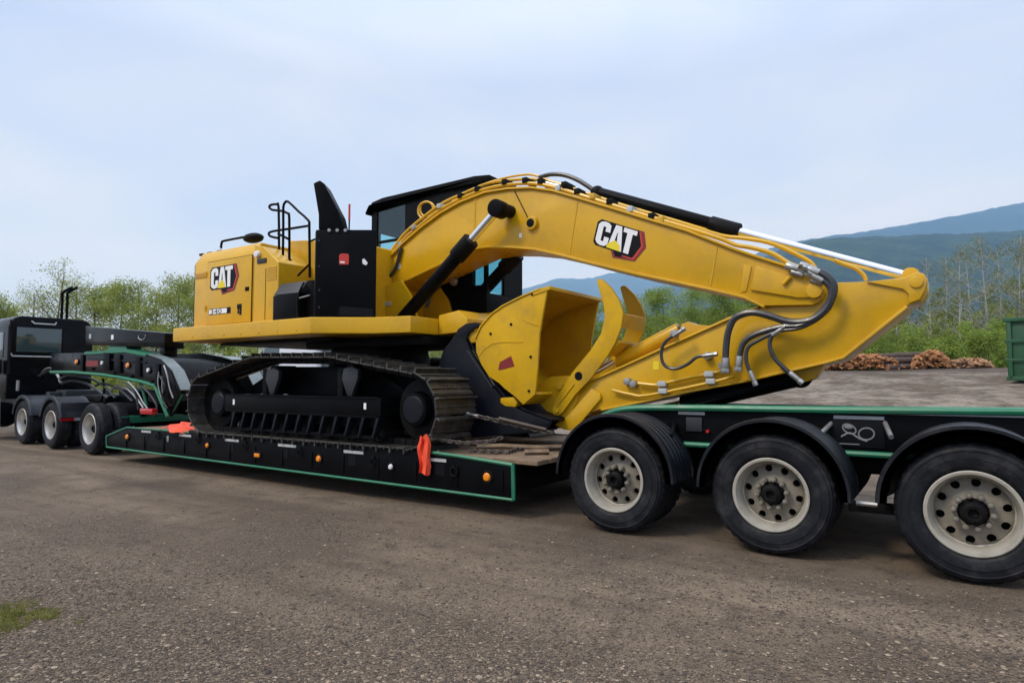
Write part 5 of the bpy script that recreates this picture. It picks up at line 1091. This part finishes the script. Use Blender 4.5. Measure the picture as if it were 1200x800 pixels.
d_ = ray(14,722); t_ = -CAM_H/d_.z; grass_patch(d_.x*t_-.05, d_.y*t_, .62, .34, 16000, 'grass', 'patch of short green grass in the gravel at the lower left', .026)
# loose stones on the yard
def stones(n):
    base = np.array([(0,0,.62),(.9,.1,.1),(.25,.85,.05),(-.75,.5,.12),(-.7,-.6,.02),(.35,-.85,.08),(0,0,-.4)]); fs0 = [(0,i,i%5+1) for i in range(1,6)]+[(6,i%5+1,i) for i in range(1,6)]
    V = []; F = []; k = 0
    for _ in range(n):
        px = random.uniform(-120,1320); py = 545+265*random.random()**.55; d = ray(px,py); t = -CAM_H/d.z; x, y = d.x*t, d.y*t
        if (y > 5.6 and -13.5 < x) or math.hypot(x,y) > 16: continue
        m_ = noise.noise((x*.55,y*.55,2))*.6 + noise.noise((x*1.6,y*1.6,4))*.4 + (3.3-y)*.45
        if random.random() > max(.30, .42+.8*m_): continue
        s = random.lognormvariate(math.log(.0060 if y < 4 else .0075),.5); s = min(s,.022); a = random.uniform(0,6.28); c_, s__ = math.cos(a), math.sin(a); q = base*np.array([s,s*random.uniform(.6,1),s*random.uniform(.45,.85)])*np.random.uniform(.8,1.2,(7,3))
        z = .02*noise.noise((x*0.35,y*0.35,0))+.012*noise.noise((x*1.3,y*1.3,3))-.010
        V.append(np.stack([q[:,0]*c_-q[:,1]*s__+x, q[:,0]*s__+q[:,1]*c_+y, q[:,2]+z],1)); F += [(k+a_,k+b_,k+e_) for a_,b_,e_ in fs0]; k += 7
    V = np.concatenate(V); me = bpy.data.meshes.new('gravel'); me.from_pydata(V.tolist(), [], F)
    m = bpy.data.materials.new('loose_stone'); m.use_nodes = True; t = m.node_tree; b = t.nodes['Principled BSDF']; b.inputs['Roughness'].default_value = .9
    g = N(t,'ShaderNodeNewGeometry'); r = N(t,'ShaderNodeValToRGB'); e = r.color_ramp.elements; e[0].color = (.04,.03,.023,1); e[1].color = (.32,.245,.17,1); e2 = r.color_ramp.elements.new(.8); e2.color = (.155,.112,.074,1)
    t.links.new(g.outputs['Random Per Island'], r.inputs[0]); t.links.new(r.outputs[0], b.inputs['Base Color']); me.materials.append(m)
    o = bpy.data.objects.new('gravel', me); place(o); tag(o, 'loose stones scattered over the yard', None, None, 'stuff')
stones(110000)

# ================================================================== AIR
def haze():
    mb = MB().box(-9500, 9000, -1500, 10500, -40, 1750); me = bpy.data.meshes.new('haze'); me.from_pydata(mb.v, [], mb.f)
    m = bpy.data.materials.new('haze_air'); m.use_nodes = True; t = m.node_tree; t.nodes.clear(); o = N(t,'ShaderNodeOutputMaterial'); v = N(t,'ShaderNodeVolumePrincipled')
    v.inputs['Color'].default_value = (.34,.60,1.0,1); v.inputs['Density'].default_value = 1.15e-4; v.inputs['Absorption Color'].default_value = (1,1,1,1); v.inputs['Anisotropy'].default_value = 0.0; t.links.new(v.outputs[0], o.inputs['Volume'])
    me.materials.append(m); ob = bpy.data.objects.new('haze', me); place(ob); tag(ob, 'thin blue haze over the valley', None, None, 'stuff')
haze()
